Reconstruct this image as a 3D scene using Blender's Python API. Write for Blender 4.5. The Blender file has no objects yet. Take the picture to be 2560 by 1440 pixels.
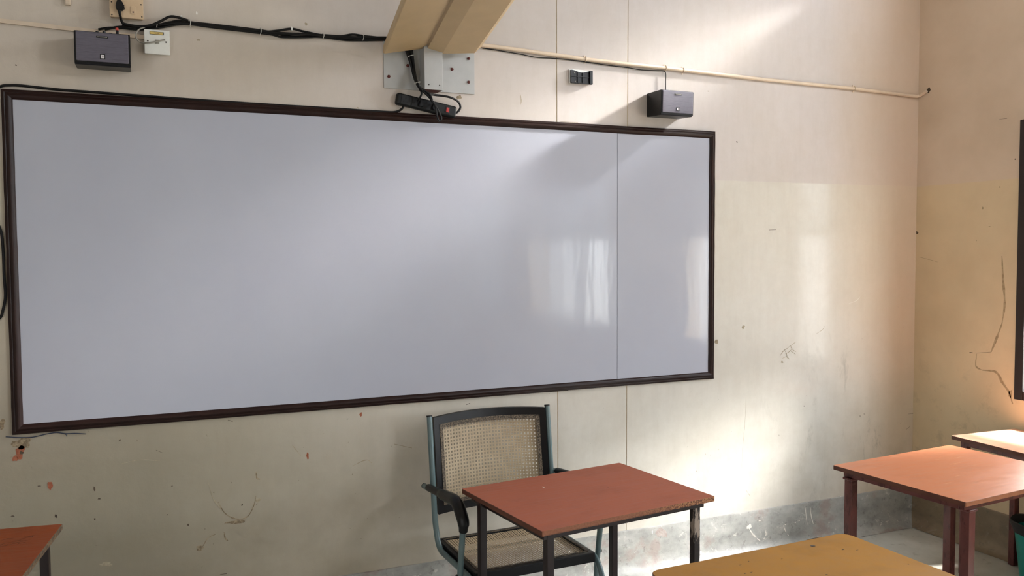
import bpy, bmesh, math, random
from mathutils import Vector, Matrix, Euler
scene = bpy.context.scene
COL = scene.collection
PI = math.pi

# ------------------------------------------------------------------ camera
C_LOC = (0.4873, -3.8087, 1.7257)
C_ROT = (-0.04740, -0.00535, 0.40863)  # pitch, roll, yaw
C_F = 2124.71
XR = 4.8404            # face of the right wall
cam_data = bpy.data.cameras.new('camera')
cam = bpy.data.objects.new('camera', cam_data)
COL.objects.link(cam)
cam_data.sensor_fit = 'HORIZONTAL'
cam_data.sensor_width = 36.0
cam_data.lens = C_F / 2560.0 * 36.0
cam_data.clip_start = 0.02
pit, rol, yaw = C_ROT
fw = Vector((math.sin(yaw) * math.cos(pit), math.cos(yaw) * math.cos(pit), math.sin(pit)))
r0 = Vector((math.cos(yaw), -math.sin(yaw), 0)); u0 = r0.cross(fw)
rt = r0 * math.cos(rol) + u0 * math.sin(rol)
up = -r0 * math.sin(rol) + u0 * math.cos(rol)
M = Matrix((rt, up, -fw)).transposed().to_4x4()
M.translation = Vector(C_LOC)
cam.matrix_world = M
scene.camera = cam

# ------------------------------------------------------------------ materials
def S(r, g, b):
    f = lambda c: (c / 255 / 12.92) if c / 255 <= .04045 else ((c / 255 + .055) / 1.055) ** 2.4
    return (f(r), f(g), f(b), 1.0)

class N:
    """small node-tree writer"""
    def __init__(self, name):
        self.m = bpy.data.materials.new(name); self.m.use_nodes = True
        self.t = self.m.node_tree; self.t.nodes.clear()
        self.out = self.t.nodes.new('ShaderNodeOutputMaterial')
        self.b = self.t.nodes.new('ShaderNodeBsdfPrincipled')
        self.t.links.new(self.b.outputs[0], self.out.inputs[0])
        self.pos = self.t.nodes.new('ShaderNodeNewGeometry').outputs['Position']
        self.obj = self.t.nodes.new('ShaderNodeTexCoord').outputs['Object']
    def put(self, sock, v):
        if isinstance(v, bpy.types.NodeSocket): self.t.links.new(v, sock)
        elif isinstance(v, (tuple, list)) and len(v) == 3 and sock.type == 'RGBA': sock.default_value = (*v, 1)
        else: sock.default_value = v
    def set(self, name, v): self.put(self.b.inputs[name], v)
    def math(self, op, a, b=0.0, c=0.0):
        n = self.t.nodes.new('ShaderNodeMath'); n.operation = op
        self.put(n.inputs[0], a); self.put(n.inputs[1], b); self.put(n.inputs[2], c)
        return n.outputs[0]
    def noise(self, scale, detail=4, rough=.55, vec=None, stretch=None, dist=0.0):
        v = vec or self.pos
        if stretch:
            mp = self.t.nodes.new('ShaderNodeMapping'); mp.inputs['Scale'].default_value = stretch
            self.t.links.new(v, mp.inputs[0]); v = mp.outputs[0]
        n = self.t.nodes.new('ShaderNodeTexNoise')
        n.inputs['Scale'].default_value = scale; n.inputs['Detail'].default_value = detail
        n.inputs['Roughness'].default_value = rough; n.inputs['Distortion'].default_value = dist
        self.t.links.new(v, n.inputs['Vector'])
        return n.outputs[0]
    def ramp(self, f, a, b, ca=0.0, cb=1.0, mode='LINEAR'):
        n = self.t.nodes.new('ShaderNodeMapRange'); n.interpolation_type = mode
        self.put(n.inputs[0], f)
        for i, v in enumerate((a, b, ca, cb)): n.inputs[i + 1].default_value = v
        return n.outputs[0]
    def mix(self, f, a, b, mode='MIX'):
        n = self.t.nodes.new('ShaderNodeMix'); n.data_type = 'RGBA'; n.blend_type = mode
        self.put(n.inputs[0], f); self.put(n.inputs[6], a); self.put(n.inputs[7], b)
        return n.outputs[2]
    def xyz(self, v=None):
        n = self.t.nodes.new('ShaderNodeSeparateXYZ'); self.t.links.new(v or self.pos, n.inputs[0]); return n.outputs
    def bump(self, h, strength=.3, dist=.002):
        n = self.t.nodes.new('ShaderNodeBump'); n.inputs['Strength'].default_value = strength
        n.inputs['Distance'].default_value = dist
        self.t.links.new(h, n.inputs['Height']); self.t.links.new(n.outputs[0], self.b.inputs['Normal'])

def plain(name, col, rough=.5, metal=0.0, var=.12, vscale=30, bump=0.0, bscale=200, spec=.5, coat=0.0):
    n = N(name)
    f = n.noise(vscale, vec=n.obj)
    dark = tuple(c * (1 - var) for c in col[:3]); lite = tuple(min(1, c * (1 + var)) for c in col[:3])
    n.set('Base Color', n.mix(n.ramp(f, .3, .7), dark, lite))
    n.set('Roughness', rough); n.set('Metallic', metal); n.set('Specular IOR Level', spec)
    if coat: n.set('Coat Weight', coat); n.set('Coat Roughness', .1)
    if bump: n.bump(n.noise(bscale, vec=n.obj), bump)
    return n.m

MAT = {}
def wall_mat():
    n = N('painted_plaster_back')
    x, y, z = n.xyz()
    big = n.noise(1.3, 3); med = n.noise(5, 6, .6); fine = n.noise(38, 5, .65)
    edge = n.math('ADD', z, n.ramp(n.noise(6, 2), 0, 1, -.004, .004))
    upper = n.ramp(edge, 2.083, 2.088)
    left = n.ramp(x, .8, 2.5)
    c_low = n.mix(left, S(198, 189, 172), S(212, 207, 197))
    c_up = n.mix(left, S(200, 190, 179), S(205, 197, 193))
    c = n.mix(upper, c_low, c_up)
    c = n.mix(n.ramp(big, .35, .7, 0, .22), c, S(180, 166, 138))
    c = n.mix(n.ramp(n.noise(17, 6, .7), .35, .7, 0, .14), c, S(170, 158, 144))
    c = n.mix(n.ramp(n.noise(6, 5, .65, stretch=(3, 1, .5)), .45, .75, 0, .12), c, S(164, 152, 138))
    c = n.mix(n.ramp(x, 4.1, 4.72, 0, .5), c, S(222, 190, 150))  # warm shade beside the right corner, painted into the wall colour
    # grime below the board and toward the floor, then a smooth lower-left darkening
    lowz = n.ramp(z, 1.15, .45)
    grime = n.math('MULTIPLY', lowz, n.ramp(med, .42, .72))
    c = n.mix(n.math('MULTIPLY', grime, .22), c, S(135, 125, 100))
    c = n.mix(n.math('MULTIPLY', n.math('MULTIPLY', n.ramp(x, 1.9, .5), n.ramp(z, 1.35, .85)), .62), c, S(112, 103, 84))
    # rubbed grey scuffs near the right corner and fine dark specks
    sc = n.noise(4, 8, .75, stretch=(1.6, 1, .55), dist=.6)
    scm = n.math('MULTIPLY', n.math('MULTIPLY', n.ramp(sc, .56, .70), n.ramp(x, 3.5, 4.3)), n.ramp(z, 1.35, .8))
    c = n.mix(n.math('MULTIPLY', scm, .55), c, S(120, 116, 104))
    sp = n.noise(55, 2, .5); spk = n.math('MULTIPLY', n.ramp(sp, .735, .76), n.ramp(z, 1.6, .6))
    c = n.mix(n.math('MULTIPLY', spk, .45), c, S(90, 78, 60))
    n.set('Base Color', c)
    rl = n.ramp(n.noise(3, 2, .5), .3, .7, .11, .16)
    r = n.math('ADD', n.math('MULTIPLY', rl, n.math('SUBTRACT', 1.0, upper)), n.math('MULTIPLY', upper, .75))
    n.set('Roughness', r)
    n.set('Specular IOR Level', n.ramp(upper, 0, 1, .13, .10))
    h = n.math('ADD', n.math('MULTIPLY', fine, .25), n.math('MULTIPLY', n.noise(9, 6, .6), n.ramp(x, 2.4, .2, .5, 2.4)))
    n.bump(h, .22, .004)
    return n.m
def right_wall_mat():
    n = N('painted_plaster_right')
    x, y, z = n.xyz()
    upper = n.ramp(n.math('ADD', z, n.ramp(n.noise(6, 2), 0, 1, -.004, .004)), 2.083, 2.088)
    c = n.mix(upper, S(226, 204, 168), S(224, 203, 180))
    c = n.mix(n.ramp(n.noise(2.2, 5), .35, .7, 0, .3), c, S(165, 140, 105))
    c = n.mix(n.math('MULTIPLY', n.ramp(n.noise(7, 7, .7), .55, .75), n.ramp(z, 1.3, .7, 0, .4)), c, S(120, 102, 78))
    n.set('Base Color', c)
    n.set('Roughness', .6)
    n.bump(n.noise(12, 6, .6), .2, .004)
    return n.m
def cement_mat(name, a, b, white=.5, red=.4):
    n = N(name)
    x, y, z = n.xyz()
    f = n.noise(7, 8, .65, stretch=(1, 1, 1.6))
    c = n.mix(n.ramp(f, .3, .7), a, b)
    c = n.mix(n.math('MULTIPLY', n.ramp(n.noise(4.5, 5, .6), .56, .64), red), c, S(150, 118, 106))
    c = n.mix(n.math('MULTIPLY', n.ramp(n.noise(16, 6, .7, dist=.8), .60, .66), white), c, S(225, 222, 212))
    c = n.mix(n.math('MULTIPLY', n.ramp(n.noise(30, 4, .7), .58, .7), .5), c, S(92, 88, 80))
    n.set('Base Color', c); n.set('Roughness', n.ramp(f, .3, .7, .35, .6))
    n.bump(n.noise(25, 6, .6), .35, .004)
    return n.m
def floor_mat():
    n = N('worn_cement_floor')
    f = n.noise(3, 8, .6)
    c = n.mix(n.ramp(f, .3, .7), S(178, 178, 170), S(214, 213, 206))
    c = n.mix(n.math('MULTIPLY', n.ramp(n.noise(14, 6, .7), .58, .7), .5), c, S(110, 102, 86))
    n.set('Base Color', c); n.set('Roughness', n.ramp(f, .3, .7, .32, .5))
    n.bump(n.noise(30, 6, .6), .2, .003)
    return n.m
def board_mat():
    n = N('whiteboard_laminate')
    f = n.noise(2, 3)
    n.set('Base Color', n.mix(n.ramp(f, .3, .7), S(171, 173, 184), S(176, 178, 188)))
    n.set('Roughness', n.ramp(n.noise(3, 5, .6, stretch=(3, 1, .6)), .3, .7, .07, .12)); n.set('Specular IOR Level', .34)
    n.bump(n.noise(5, 2, .5, stretch=(2.2, 1, .35)), .22, .004)
    return n.m
def laminate_mat(name, a, b, rough=.4, grain=(1, 14, 1), scratch=.25, spec=.4):
    n = N(name)
    f = n.noise(6, 6, .6, vec=n.obj, stretch=grain)
    c = n.mix(n.ramp(f, .3, .7), a, b)
    s = n.noise(30, 3, .6, vec=n.obj, stretch=(.15, 1.4, 1))
    c = n.mix(n.math('MULTIPLY', n.ramp(s, .66, .72), scratch), c, S(235, 190, 150))
    c = n.mix(n.math('MULTIPLY', n.ramp(n.noise(4, 5, .7, vec=n.obj), .5, .75), .35), c, tuple(k * .55 for k in a[:3]))
    n.set('Base Color', c)
    n.set('Roughness', n.ramp(f, .3, .7, rough * .85, rough * 1.2)); n.set('Specular IOR Level', spec)
    return n.m
def chip_mat(name, a, b, scale=120):
    n = N(name)
    f = n.noise(scale, 5, .7, vec=n.obj)
    n.set('Base Color', n.mix(n.ramp(f, .42, .6), a, b)); n.set('Roughness', .85)
    n.bump(f, .6, .004)
    return n.m
def chipped_paint(name, a, b, amt=.58, rough=.35):
    n = N(name)
    f = n.noise(22, 6, .7, vec=n.obj, stretch=(1, 1, .35))
    g = n.noise(8, 4, .6, vec=n.obj)
    c = n.mix(n.ramp(g, .3, .7), a, tuple(k * .6 for k in a[:3]))
    c = n.mix(n.ramp(f, amt, amt + .05), c, b)
    n.set('Base Color', c); n.set('Roughness', rough)
    n.bump(f, .15, .002)
    return n.m
def worn_edge():
    n = N('crumbled_chipboard_edge')
    x, y, z = n.xyz(n.obj)
    f = n.noise(150, 5, .7, vec=n.obj)
    g = n.noise(9, 3, .6, vec=n.obj)
    chip = n.math('MULTIPLY', n.ramp(f, .44, .6), n.ramp(n.math('ADD', x, n.ramp(g, .3, .7, -.2, .2)), .38, .66, .12, .9))
    low = n.ramp(z, .7115, .7150)
    c = n.mix(low, S(104, 62, 42), S(134, 84, 58))
    c = n.mix(chip, c, S(172, 122, 78))
    c = n.mix(n.math('MULTIPLY', n.ramp(f, .52, .40), n.ramp(x, .38, .66, .1, .8)), c, S(74, 42, 28))
    n.set('Base Color', c); n.set('Roughness', .8); n.bump(f, .5, .004)
    return n.m
def cane_mat(name, pitch_u, pitch_v, shade=1.0, border=True):
    """woven cane: octagonal open holes between paired strands; coordinates from the UV map (metres)"""
    n = N(name)
    uv = n.t.nodes.new('ShaderNodeUVMap').outputs[0]
    u, v, _ = n.xyz(uv)
    fu = n.math('SUBTRACT', n.math('FRACT', n.math('DIVIDE', u, pitch_u)), .5)
    fv = n.math('SUBTRACT', n.math('FRACT', n.math('DIVIDE', v, pitch_v)), .5)
    au, av = n.math('ABSOLUTE', fu), n.math('ABSOLUTE', fv)
    d = n.math('MAXIMUM', n.math('MAXIMUM', au, av), n.math('MULTIPLY', n.math('ADD', au, av), .74))
    hole = n.math('LESS_THAN', d, .248)
    # strands: straight pairs stay light, diagonals sit lower and darker
    pair = n.math('MAXIMUM', n.ramp(au, .40, .42), n.ramp(av, .40, .42))
    mid = n.math('GREATER_THAN', n.math('MAXIMUM', au, av), .478)
    dg = n.math('ABSOLUTE', n.math('SUBTRACT', au, av))
    c = n.mix(pair, S(170 * shade, 150 * shade, 120 * shade), S(198 * shade, 180 * shade, 150 * shade))
    c = n.mix(n.math('MULTIPLY', n.math('LESS_THAN', dg, .03), .4), c, S(104 * shade, 84 * shade, 58 * shade))
    c = n.mix(n.math('MULTIPLY', mid, .3), c, S(90 * shade, 72 * shade, 50 * shade))
    c = n.mix(n.ramp(n.noise(14, 4, .6, vec=n.obj), .4, .75, 0, .4), c, S(132 * shade, 114 * shade, 88 * shade))
    n.set('Base Color', c); n.set('Roughness', .55)
    tr = n.t.nodes.new('ShaderNodeBsdfTransparent')
    mx = n.t.nodes.new('ShaderNodeMixShader')
    n.t.links.new(hole, mx.inputs[0]); n.t.links.new(n.b.outputs[0], mx.inputs[1]); n.t.links.new(tr.outputs[0], mx.inputs[2])
    n.t.links.new(mx.outputs[0], n.out.inputs[0])
    return n.m
def glass_mat(name, tint):
    n = N(name)
    tr = n.t.nodes.new('ShaderNodeBsdfTransparent')
    f = n.noise(5, 4, .6)
    n.t.links.new(n.mix(f, tuple(k * .8 for k in tint), tint), tr.inputs[0])
    gl = n.t.nodes.new('ShaderNodeBsdfGlossy'); gl.inputs['Roughness'].default_value = .05
    mx = n.t.nodes.new('ShaderNodeMixShader'); mx.inputs[0].default_value = .06
    n.t.links.new(tr.outputs[0], mx.inputs[1]); n.t.links.new(gl.outputs[0], mx.inputs[2])
    n.t.links.new(mx.outputs[0], n.out.inputs[0])
    return n.m
def grille_mat():
    n = N('speaker_grille_cloth')
    x, y, z = n.xyz(n.obj)
    band = n.math('ABSOLUTE', n.math('SINE', n.math('MULTIPLY', z, PI / .0235)))
    c = n.mix(n.ramp(band, .0, .10, .75, 0), S(90, 86, 97), S(52, 47, 54))
    c = n.mix(n.ramp(n.noise(40, 3, .6, vec=n.obj, stretch=(1, 1, 8)), .35, .65, 0, .35), c, S(112, 108, 120))
    n.set('Base Color', c); n.set('Roughness', .7)
    n.bump(n.noise(600, 2, .5, vec=n.obj), .3, .001)
    return n.m

MAT.update(
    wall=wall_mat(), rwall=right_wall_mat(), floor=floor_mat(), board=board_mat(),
    owall=plain('painted_plaster', S(196, 188, 174), .8, var=.06, vscale=2),
    ceil=plain('whitewashed_ceiling', S(176, 170, 160), .9, var=.05, vscale=2),
    skirt=cement_mat('cement_skirting', S(138, 138, 134), S(184, 183, 177)),
    skirt_r=cement_mat('cement_skirting_right', S(120, 104, 84), S(150, 132, 108), .1, .2),
    brick=chip_mat('terracotta_chip', S(146, 82, 56), S(164, 100, 72), 60),
    plaster=chip_mat('broken_plaster', S(118, 102, 80), S(162, 146, 120), 60),
    dark=chip_mat('dark_mark', S(62, 50, 40), S(88, 72, 56), 60),
    smudge=chip_mat('grey_smudge', S(150, 138, 116), S(176, 162, 138), 30),
    smudge_r=chip_mat('brown_smudge', S(166, 144, 112), S(190, 168, 134), 45),
    pink=chip_mat('faded_pink_patch', S(166, 152, 144), S(182, 172, 165), 30),
    white_drip=chip_mat('white_paint_drip', S(222, 218, 208), S(236, 232, 224), 60),
    groove=plain('wall_joint', S(176, 160, 134), .9),
    frame=plain('dark_brown_beading', S(38, 22, 19), .36, var=.25, vscale=12, bump=.15, bscale=40, spec=.25),
    backing=plain('board_backing', S(40, 36, 36), .8),
    black=plain('black_plastic', S(13, 12, 14), .38, spec=.35),
    blackm=plain('black_matt_vinyl', S(20, 17, 17), .6, spec=.3),
    rubber=plain('black_cable_sheath', S(13, 11, 11), .5, spec=.25),
    strip=plain('charcoal_plastic', S(17, 19, 19), .45, var=.15, spec=.3),
    red=plain('red_rocker', S(176, 34, 26), .35),
    redcap=plain('red_plug_ring', S(206, 66, 52), .4),
    white=plain('white_plastic', S(226, 226, 220), .4, var=.04),
    whitem=plain('white_painted_steel', S(172, 172, 170), .38, var=.05, vscale=14),
    ivory=plain('ivory_plastic', S(202, 176, 144), .45, var=.06),
    cream=plain('cream_painted_steel', S(194, 168, 128), .5, var=.06, vscale=8),
    casing=plain('cream_casing', S(206, 188, 166), .6, var=.06),
    pvc=plain('cream_painted_pvc', S(216, 196, 172), .5, var=.08, vscale=12),
    rust=plain('rusty_bolt', S(92, 40, 34), .75, var=.3, vscale=90),
    yellow=plain('yellowed_label', S(212, 184, 108), .6),
    grey=plain('grey_sheath', S(150, 146, 136), .5),
    screw=plain('dark_screw', S(54, 46, 42), .5, .4),
    badge=plain('pale_badge', S(226, 222, 224), .4),
    mark=plain('dark_badge_mark', S(96, 70, 76), .5),
    tie=plain('clear_nylon', S(206, 204, 196), .4),
    tube=plain('blue_grey_enamel', S(92, 112, 114), .28, var=.1, vscale=8, spec=.6),
    ply=plain('black_lacquered_wood', S(13, 12, 14), .35, var=.3, vscale=10, spec=.3),
    cane=cane_mat('cane_back_weave', .0157, .0157),
    cane_s=cane_mat('cane_seat_weave', .0125, .0125, 1.1),
    caneb=chip_mat('cane_binding', S(48, 43, 38), S(132, 117, 98), 190),
    grille=grille_mat(),
    top_r=laminate_mat('red_brown_laminate', S(164, 92, 68), S(172, 100, 74), .55, scratch=.06, spec=.25),
    top_s=laminate_mat('sheeny_red_brown_laminate', S(190, 116, 80), S(200, 126, 90), .34, scratch=.3, spec=.5, grain=(1.5, 9, 1)),
    top_w=laminate_mat('shiny_brown_laminate', S(202, 150, 122), S(210, 160, 132), .22, scratch=.1, spec=.6),
    top_o=laminate_mat('orange_brown_laminate', S(140, 60, 16), S(150, 68, 20), .45, scratch=.03),
    top_y=laminate_mat('ochre_laminate', S(160, 112, 42), S(172, 122, 50), .5, grain=(3, 3, 1), scratch=.0, spec=.25),
    edge_b=plain('brown_edge_band', S(92, 50, 34), .5, var=.2),
    edge_o=plain('tan_edge_band', S(150, 92, 58), .5, var=.15),
    edge_c=worn_edge(),
    edge_g=chip_mat('bare_chipboard_edge', S(74, 58, 42), S(120, 96, 68), 90),
    steel_d=chipped_paint('dark_maroon_enamel', S(34, 17, 16), S(120, 104, 90), .68),
    steel_w=chipped_paint('worn_dark_enamel', S(32, 17, 16), S(150, 134, 120), .50),
    steel_r=chipped_paint('red_oxide_enamel', S(112, 58, 52), S(74, 32, 28), .52),
    teal=plain('teal_plastic', S(24, 142, 130), .35, var=.05),
    binrim=plain('black_rim_plastic', S(32, 30, 30), .55, var=.25, bump=.3, bscale=80),
    wood=plain('dark_window_timber', S(34, 20, 16), .5, var=.25, vscale=10),
    pane=glass_mat('dusty_window_glass', (.42, .44, .45)),
    pane_b=glass_mat('hazy_window_glass', (.60, .62, .63)),
    clear=glass_mat('window_glass', (.8, .82, .82)),
    blue=plain('blue_wire_sheath', S(42, 52, 74), .5),
    iron=plain('iron_bar', S(60, 58, 56), .5, .3),
)

# ------------------------------------------------------------------ mesh helpers
def finish(name, bm, mats, parent=None, loc=None, smooth=True, rot=None):
    bmesh.ops.recalc_face_normals(bm, faces=bm.faces)
    me = bpy.data.meshes.new(name)
    bm.to_mesh(me); bm.free()
    if not isinstance(mats, (list, tuple)): mats = [mats]
    for m in mats: me.materials.append(MAT[m] if isinstance(m, str) else m)
    if smooth:
        me.polygons.foreach_set('use_smooth', [True] * len(me.polygons))
        try: me.set_sharp_from_angle(angle=math.radians(35))
        except Exception: pass
    o = bpy.data.objects.new(name, me); COL.objects.link(o)
    if smooth:
        wn = o.modifiers.new('weighted_normal', 'WEIGHTED_NORMAL'); wn.keep_sharp = True
    if parent: o.parent = parent
    if loc is not None: o.location = loc
    if rot is not None: o.rotation_euler = rot
    return o
def tag(o, label, cat, group=None, kind=None):
    o['label'] = label; o['category'] = cat
    if group: o['group'] = group
    if kind: o['kind'] = kind
    return o
def thing(name, label, cat, loc=(0, 0, 0), rotz=0.0, group=None):
    o = bpy.data.objects.new(name, None); COL.objects.link(o)
    o.location = loc; o.rotation_euler = (0, 0, rotz); o.empty_display_size = .05
    return tag(o, label, cat, group)
def struct(o):
    o['kind'] = 'structure'; return o

def box(bm, lo, hi, bev=0.0, slot=0, mat=None, seg=2):
    """axis-aligned box with rounded edges; mat = 4x4 applied afterwards"""
    x0, y0, z0 = lo; x1, y1, z1 = hi
    v = [bm.verts.new(p) for p in ((x0,y0,z0),(x1,y0,z0),(x1,y1,z0),(x0,y1,z0),(x0,y0,z1),(x1,y0,z1),(x1,y1,z1),(x0,y1,z1))]
    f = [bm.faces.new([v[i] for i in q]) for q in ((3,2,1,0),(4,5,6,7),(0,1,5,4),(1,2,6,5),(2,3,7,6),(3,0,4,7))]
    for k in f: k.material_index = slot
    geo_v = list(v)
    if bev > 0:
        es = set(e for k in f for e in k.edges)
        r = bmesh.ops.bevel(bm, geom=list(es), offset=bev, segments=seg, affect='EDGES', profile=.5)
        for k in r['faces']: k.material_index = slot
        geo_v = list(set(r['verts']) | set(w for w in v if w.is_valid))
    if mat is not None:
        allv = set()
        for w in geo_v: allv.add(w)
        bmesh.ops.transform(bm, matrix=mat, verts=list(allv))
    return geo_v
def prism(bm, pts, vec, slot=0):
    """polygon pts (3-D) extruded by vec"""
    a = [bm.verts.new(p) for p in pts]; vec = Vector(vec)
    b = [bm.verts.new(Vector(p) + vec) for p in pts]
    fs = [bm.faces.new(a), bm.faces.new(list(reversed(b)))]
    for i in range(len(a)):
        j = (i + 1) % len(a)
        fs.append(bm.faces.new((a[i], b[i], b[j], a[j])))
    for f in fs: f.material_index = slot
    return a + b
def smooth_path(pts, n=8):
    P = [Vector(p) for p in pts]
    if len(P) < 3: return P
    out = []
    for i in range(len(P) - 1):
        p0 = P[i - 1] if i else P[0] * 2 - P[1]
        p1, p2 = P[i], P[i + 1]
        p3 = P[i + 2] if i + 2 < len(P) else P[-1] * 2 - P[-2]
        for k in range(n):
            t = k / n
            out.append(.5 * ((2 * p1) + (-p0 + p2) * t + (2 * p0 - 5 * p1 + 4 * p2 - p3) * t * t + (-p0 + 3 * p1 - 3 * p2 + p3) * t ** 3))
    out.append(P[-1]); return out
def fillet(pts, r=.05, n=6):
    """polyline with rounded corners"""
    P = [Vector(p) for p in pts]; out = [P[0]]
    for i in range(1, len(P) - 1):
        a, b, c = P[i - 1], P[i], P[i + 1]
        d1, d2 = (a - b), (c - b)
        rr = min(r, d1.length * .45, d2.length * .45)
        s, e = b + d1.normalized() * rr, b + d2.normalized() * rr
        for k in range(n + 1):
            t = k / n
            out.append(s * (1 - t) ** 2 + b * 2 * t * (1 - t) + e * t * t)
    out.append(P[-1]); return out
def sweep(bm, path, r, n=10, slot=0, rad=None, cap=True):
    """round tube along a path; rad(t) scales the radius"""
    P = [Vector(p) for p in path]; rings = []
    t0 = (P[1] - P[0]).normalized()
    ref = Vector((0, 0, 1)) if abs(t0.z) < .9 else Vector((1, 0, 0))
    nrm = t0.cross(ref).normalized()
    for i, p in enumerate(P):
        t = (P[min(i + 1, len(P) - 1)] - P[max(i - 1, 0)])
        t = t.normalized() if t.length > 1e-9 else t0
        nrm = (nrm - t * nrm.dot(t)).normalized(); bn = t.cross(nrm)
        k = r * (rad(i / (len(P) - 1)) if rad else 1)
        rings.append([bm.verts.new(p + nrm * math.cos(a) * k + bn * math.sin(a) * k) for a in (2 * PI * j / n for j in range(n))])
    for A, B in zip(rings, rings[1:]):
        for j in range(n):
            f = bm.faces.new((A[j], A[(j + 1) % n], B[(j + 1) % n], B[j])); f.material_index = slot
    if cap:
        for R_ in (rings[0], rings[-1]):
            f = bm.faces.new(R_); f.material_index = slot
def disc(bm, c, nrm, r, h, n=10, slot=0):
    """short cylinder standing on c along nrm"""
    c = Vector(c); nrm = Vector(nrm).normalized()
    sweep(bm, [c, c + nrm * h * .7, c + nrm * h], r, n, slot, rad=lambda t: 1 if t < .9 else .75)
def lathe(bm, prof, n=40, slot=0, c=(0, 0)):
    rings = [[bm.verts.new((c[0] + r * math.cos(2 * PI * k / n), c[1] + r * math.sin(2 * PI * k / n), z)) for k in range(n)] for r, z in prof]
    for A, B in zip(rings, rings[1:]):
        for j in range(n):
            f = bm.faces.new((A[j], A[(j + 1) % n], B[(j + 1) % n], B[j])); f.material_index = slot
    return rings
def blob(bm, c, w, h, seed, slot, put, n=16, jag=.35):
    """thin ragged patch lying on a surface; put(u, v) gives the 3-D point"""
    rnd = random.Random(seed)
    vs = []
    ph = [rnd.random() * 6.28 for _ in range(3)]
    for k in range(n):
        a = 2 * PI * k / n
        q = 1 + jag * (.5 * math.sin(2 * a + ph[0]) + .4 * math.sin(3 * a + ph[1]) + .3 * math.sin(5 * a + ph[2])) + rnd.uniform(-jag, jag) * .35
        vs.append(bm.verts.new(put(c[0] + math.cos(a) * w * .5 * q, c[1] + math.sin(a) * h * .5 * q)))
    f = bm.faces.new(vs); f.material_index = slot
def stroke(bm, pts, w, slot, put, taper=True, seed=1):
    """thin ragged line lying on a surface"""
    rnd = random.Random(seed)
    P = [Vector((p[0], p[1], 0)) for p in pts]
    P = [Vector(q) for q in smooth_path(P, 5)]
    L, Rr = [], []
    for i, p in enumerate(P):
        t = (P[min(i + 1, len(P) - 1)] - P[max(i - 1, 0)]).normalized()
        nn = Vector((-t.y, t.x, 0))
        s = i / max(1, len(P) - 1)
        k = w * .5 * ((math.sin(PI * min(max(s, .06), .94)) ** .5) if taper else 1) * rnd.uniform(.65, 1.25)
        a, b = p + nn * k, p - nn * k
        L.append(bm.verts.new(put(a.x, a.y))); Rr.append(bm.verts.new(put(b.x, b.y)))
    for i in range(len(P) - 1):
        f = bm.faces.new((L[i], L[i + 1], Rr[i + 1], Rr[i])); f.material_index = slot

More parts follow.
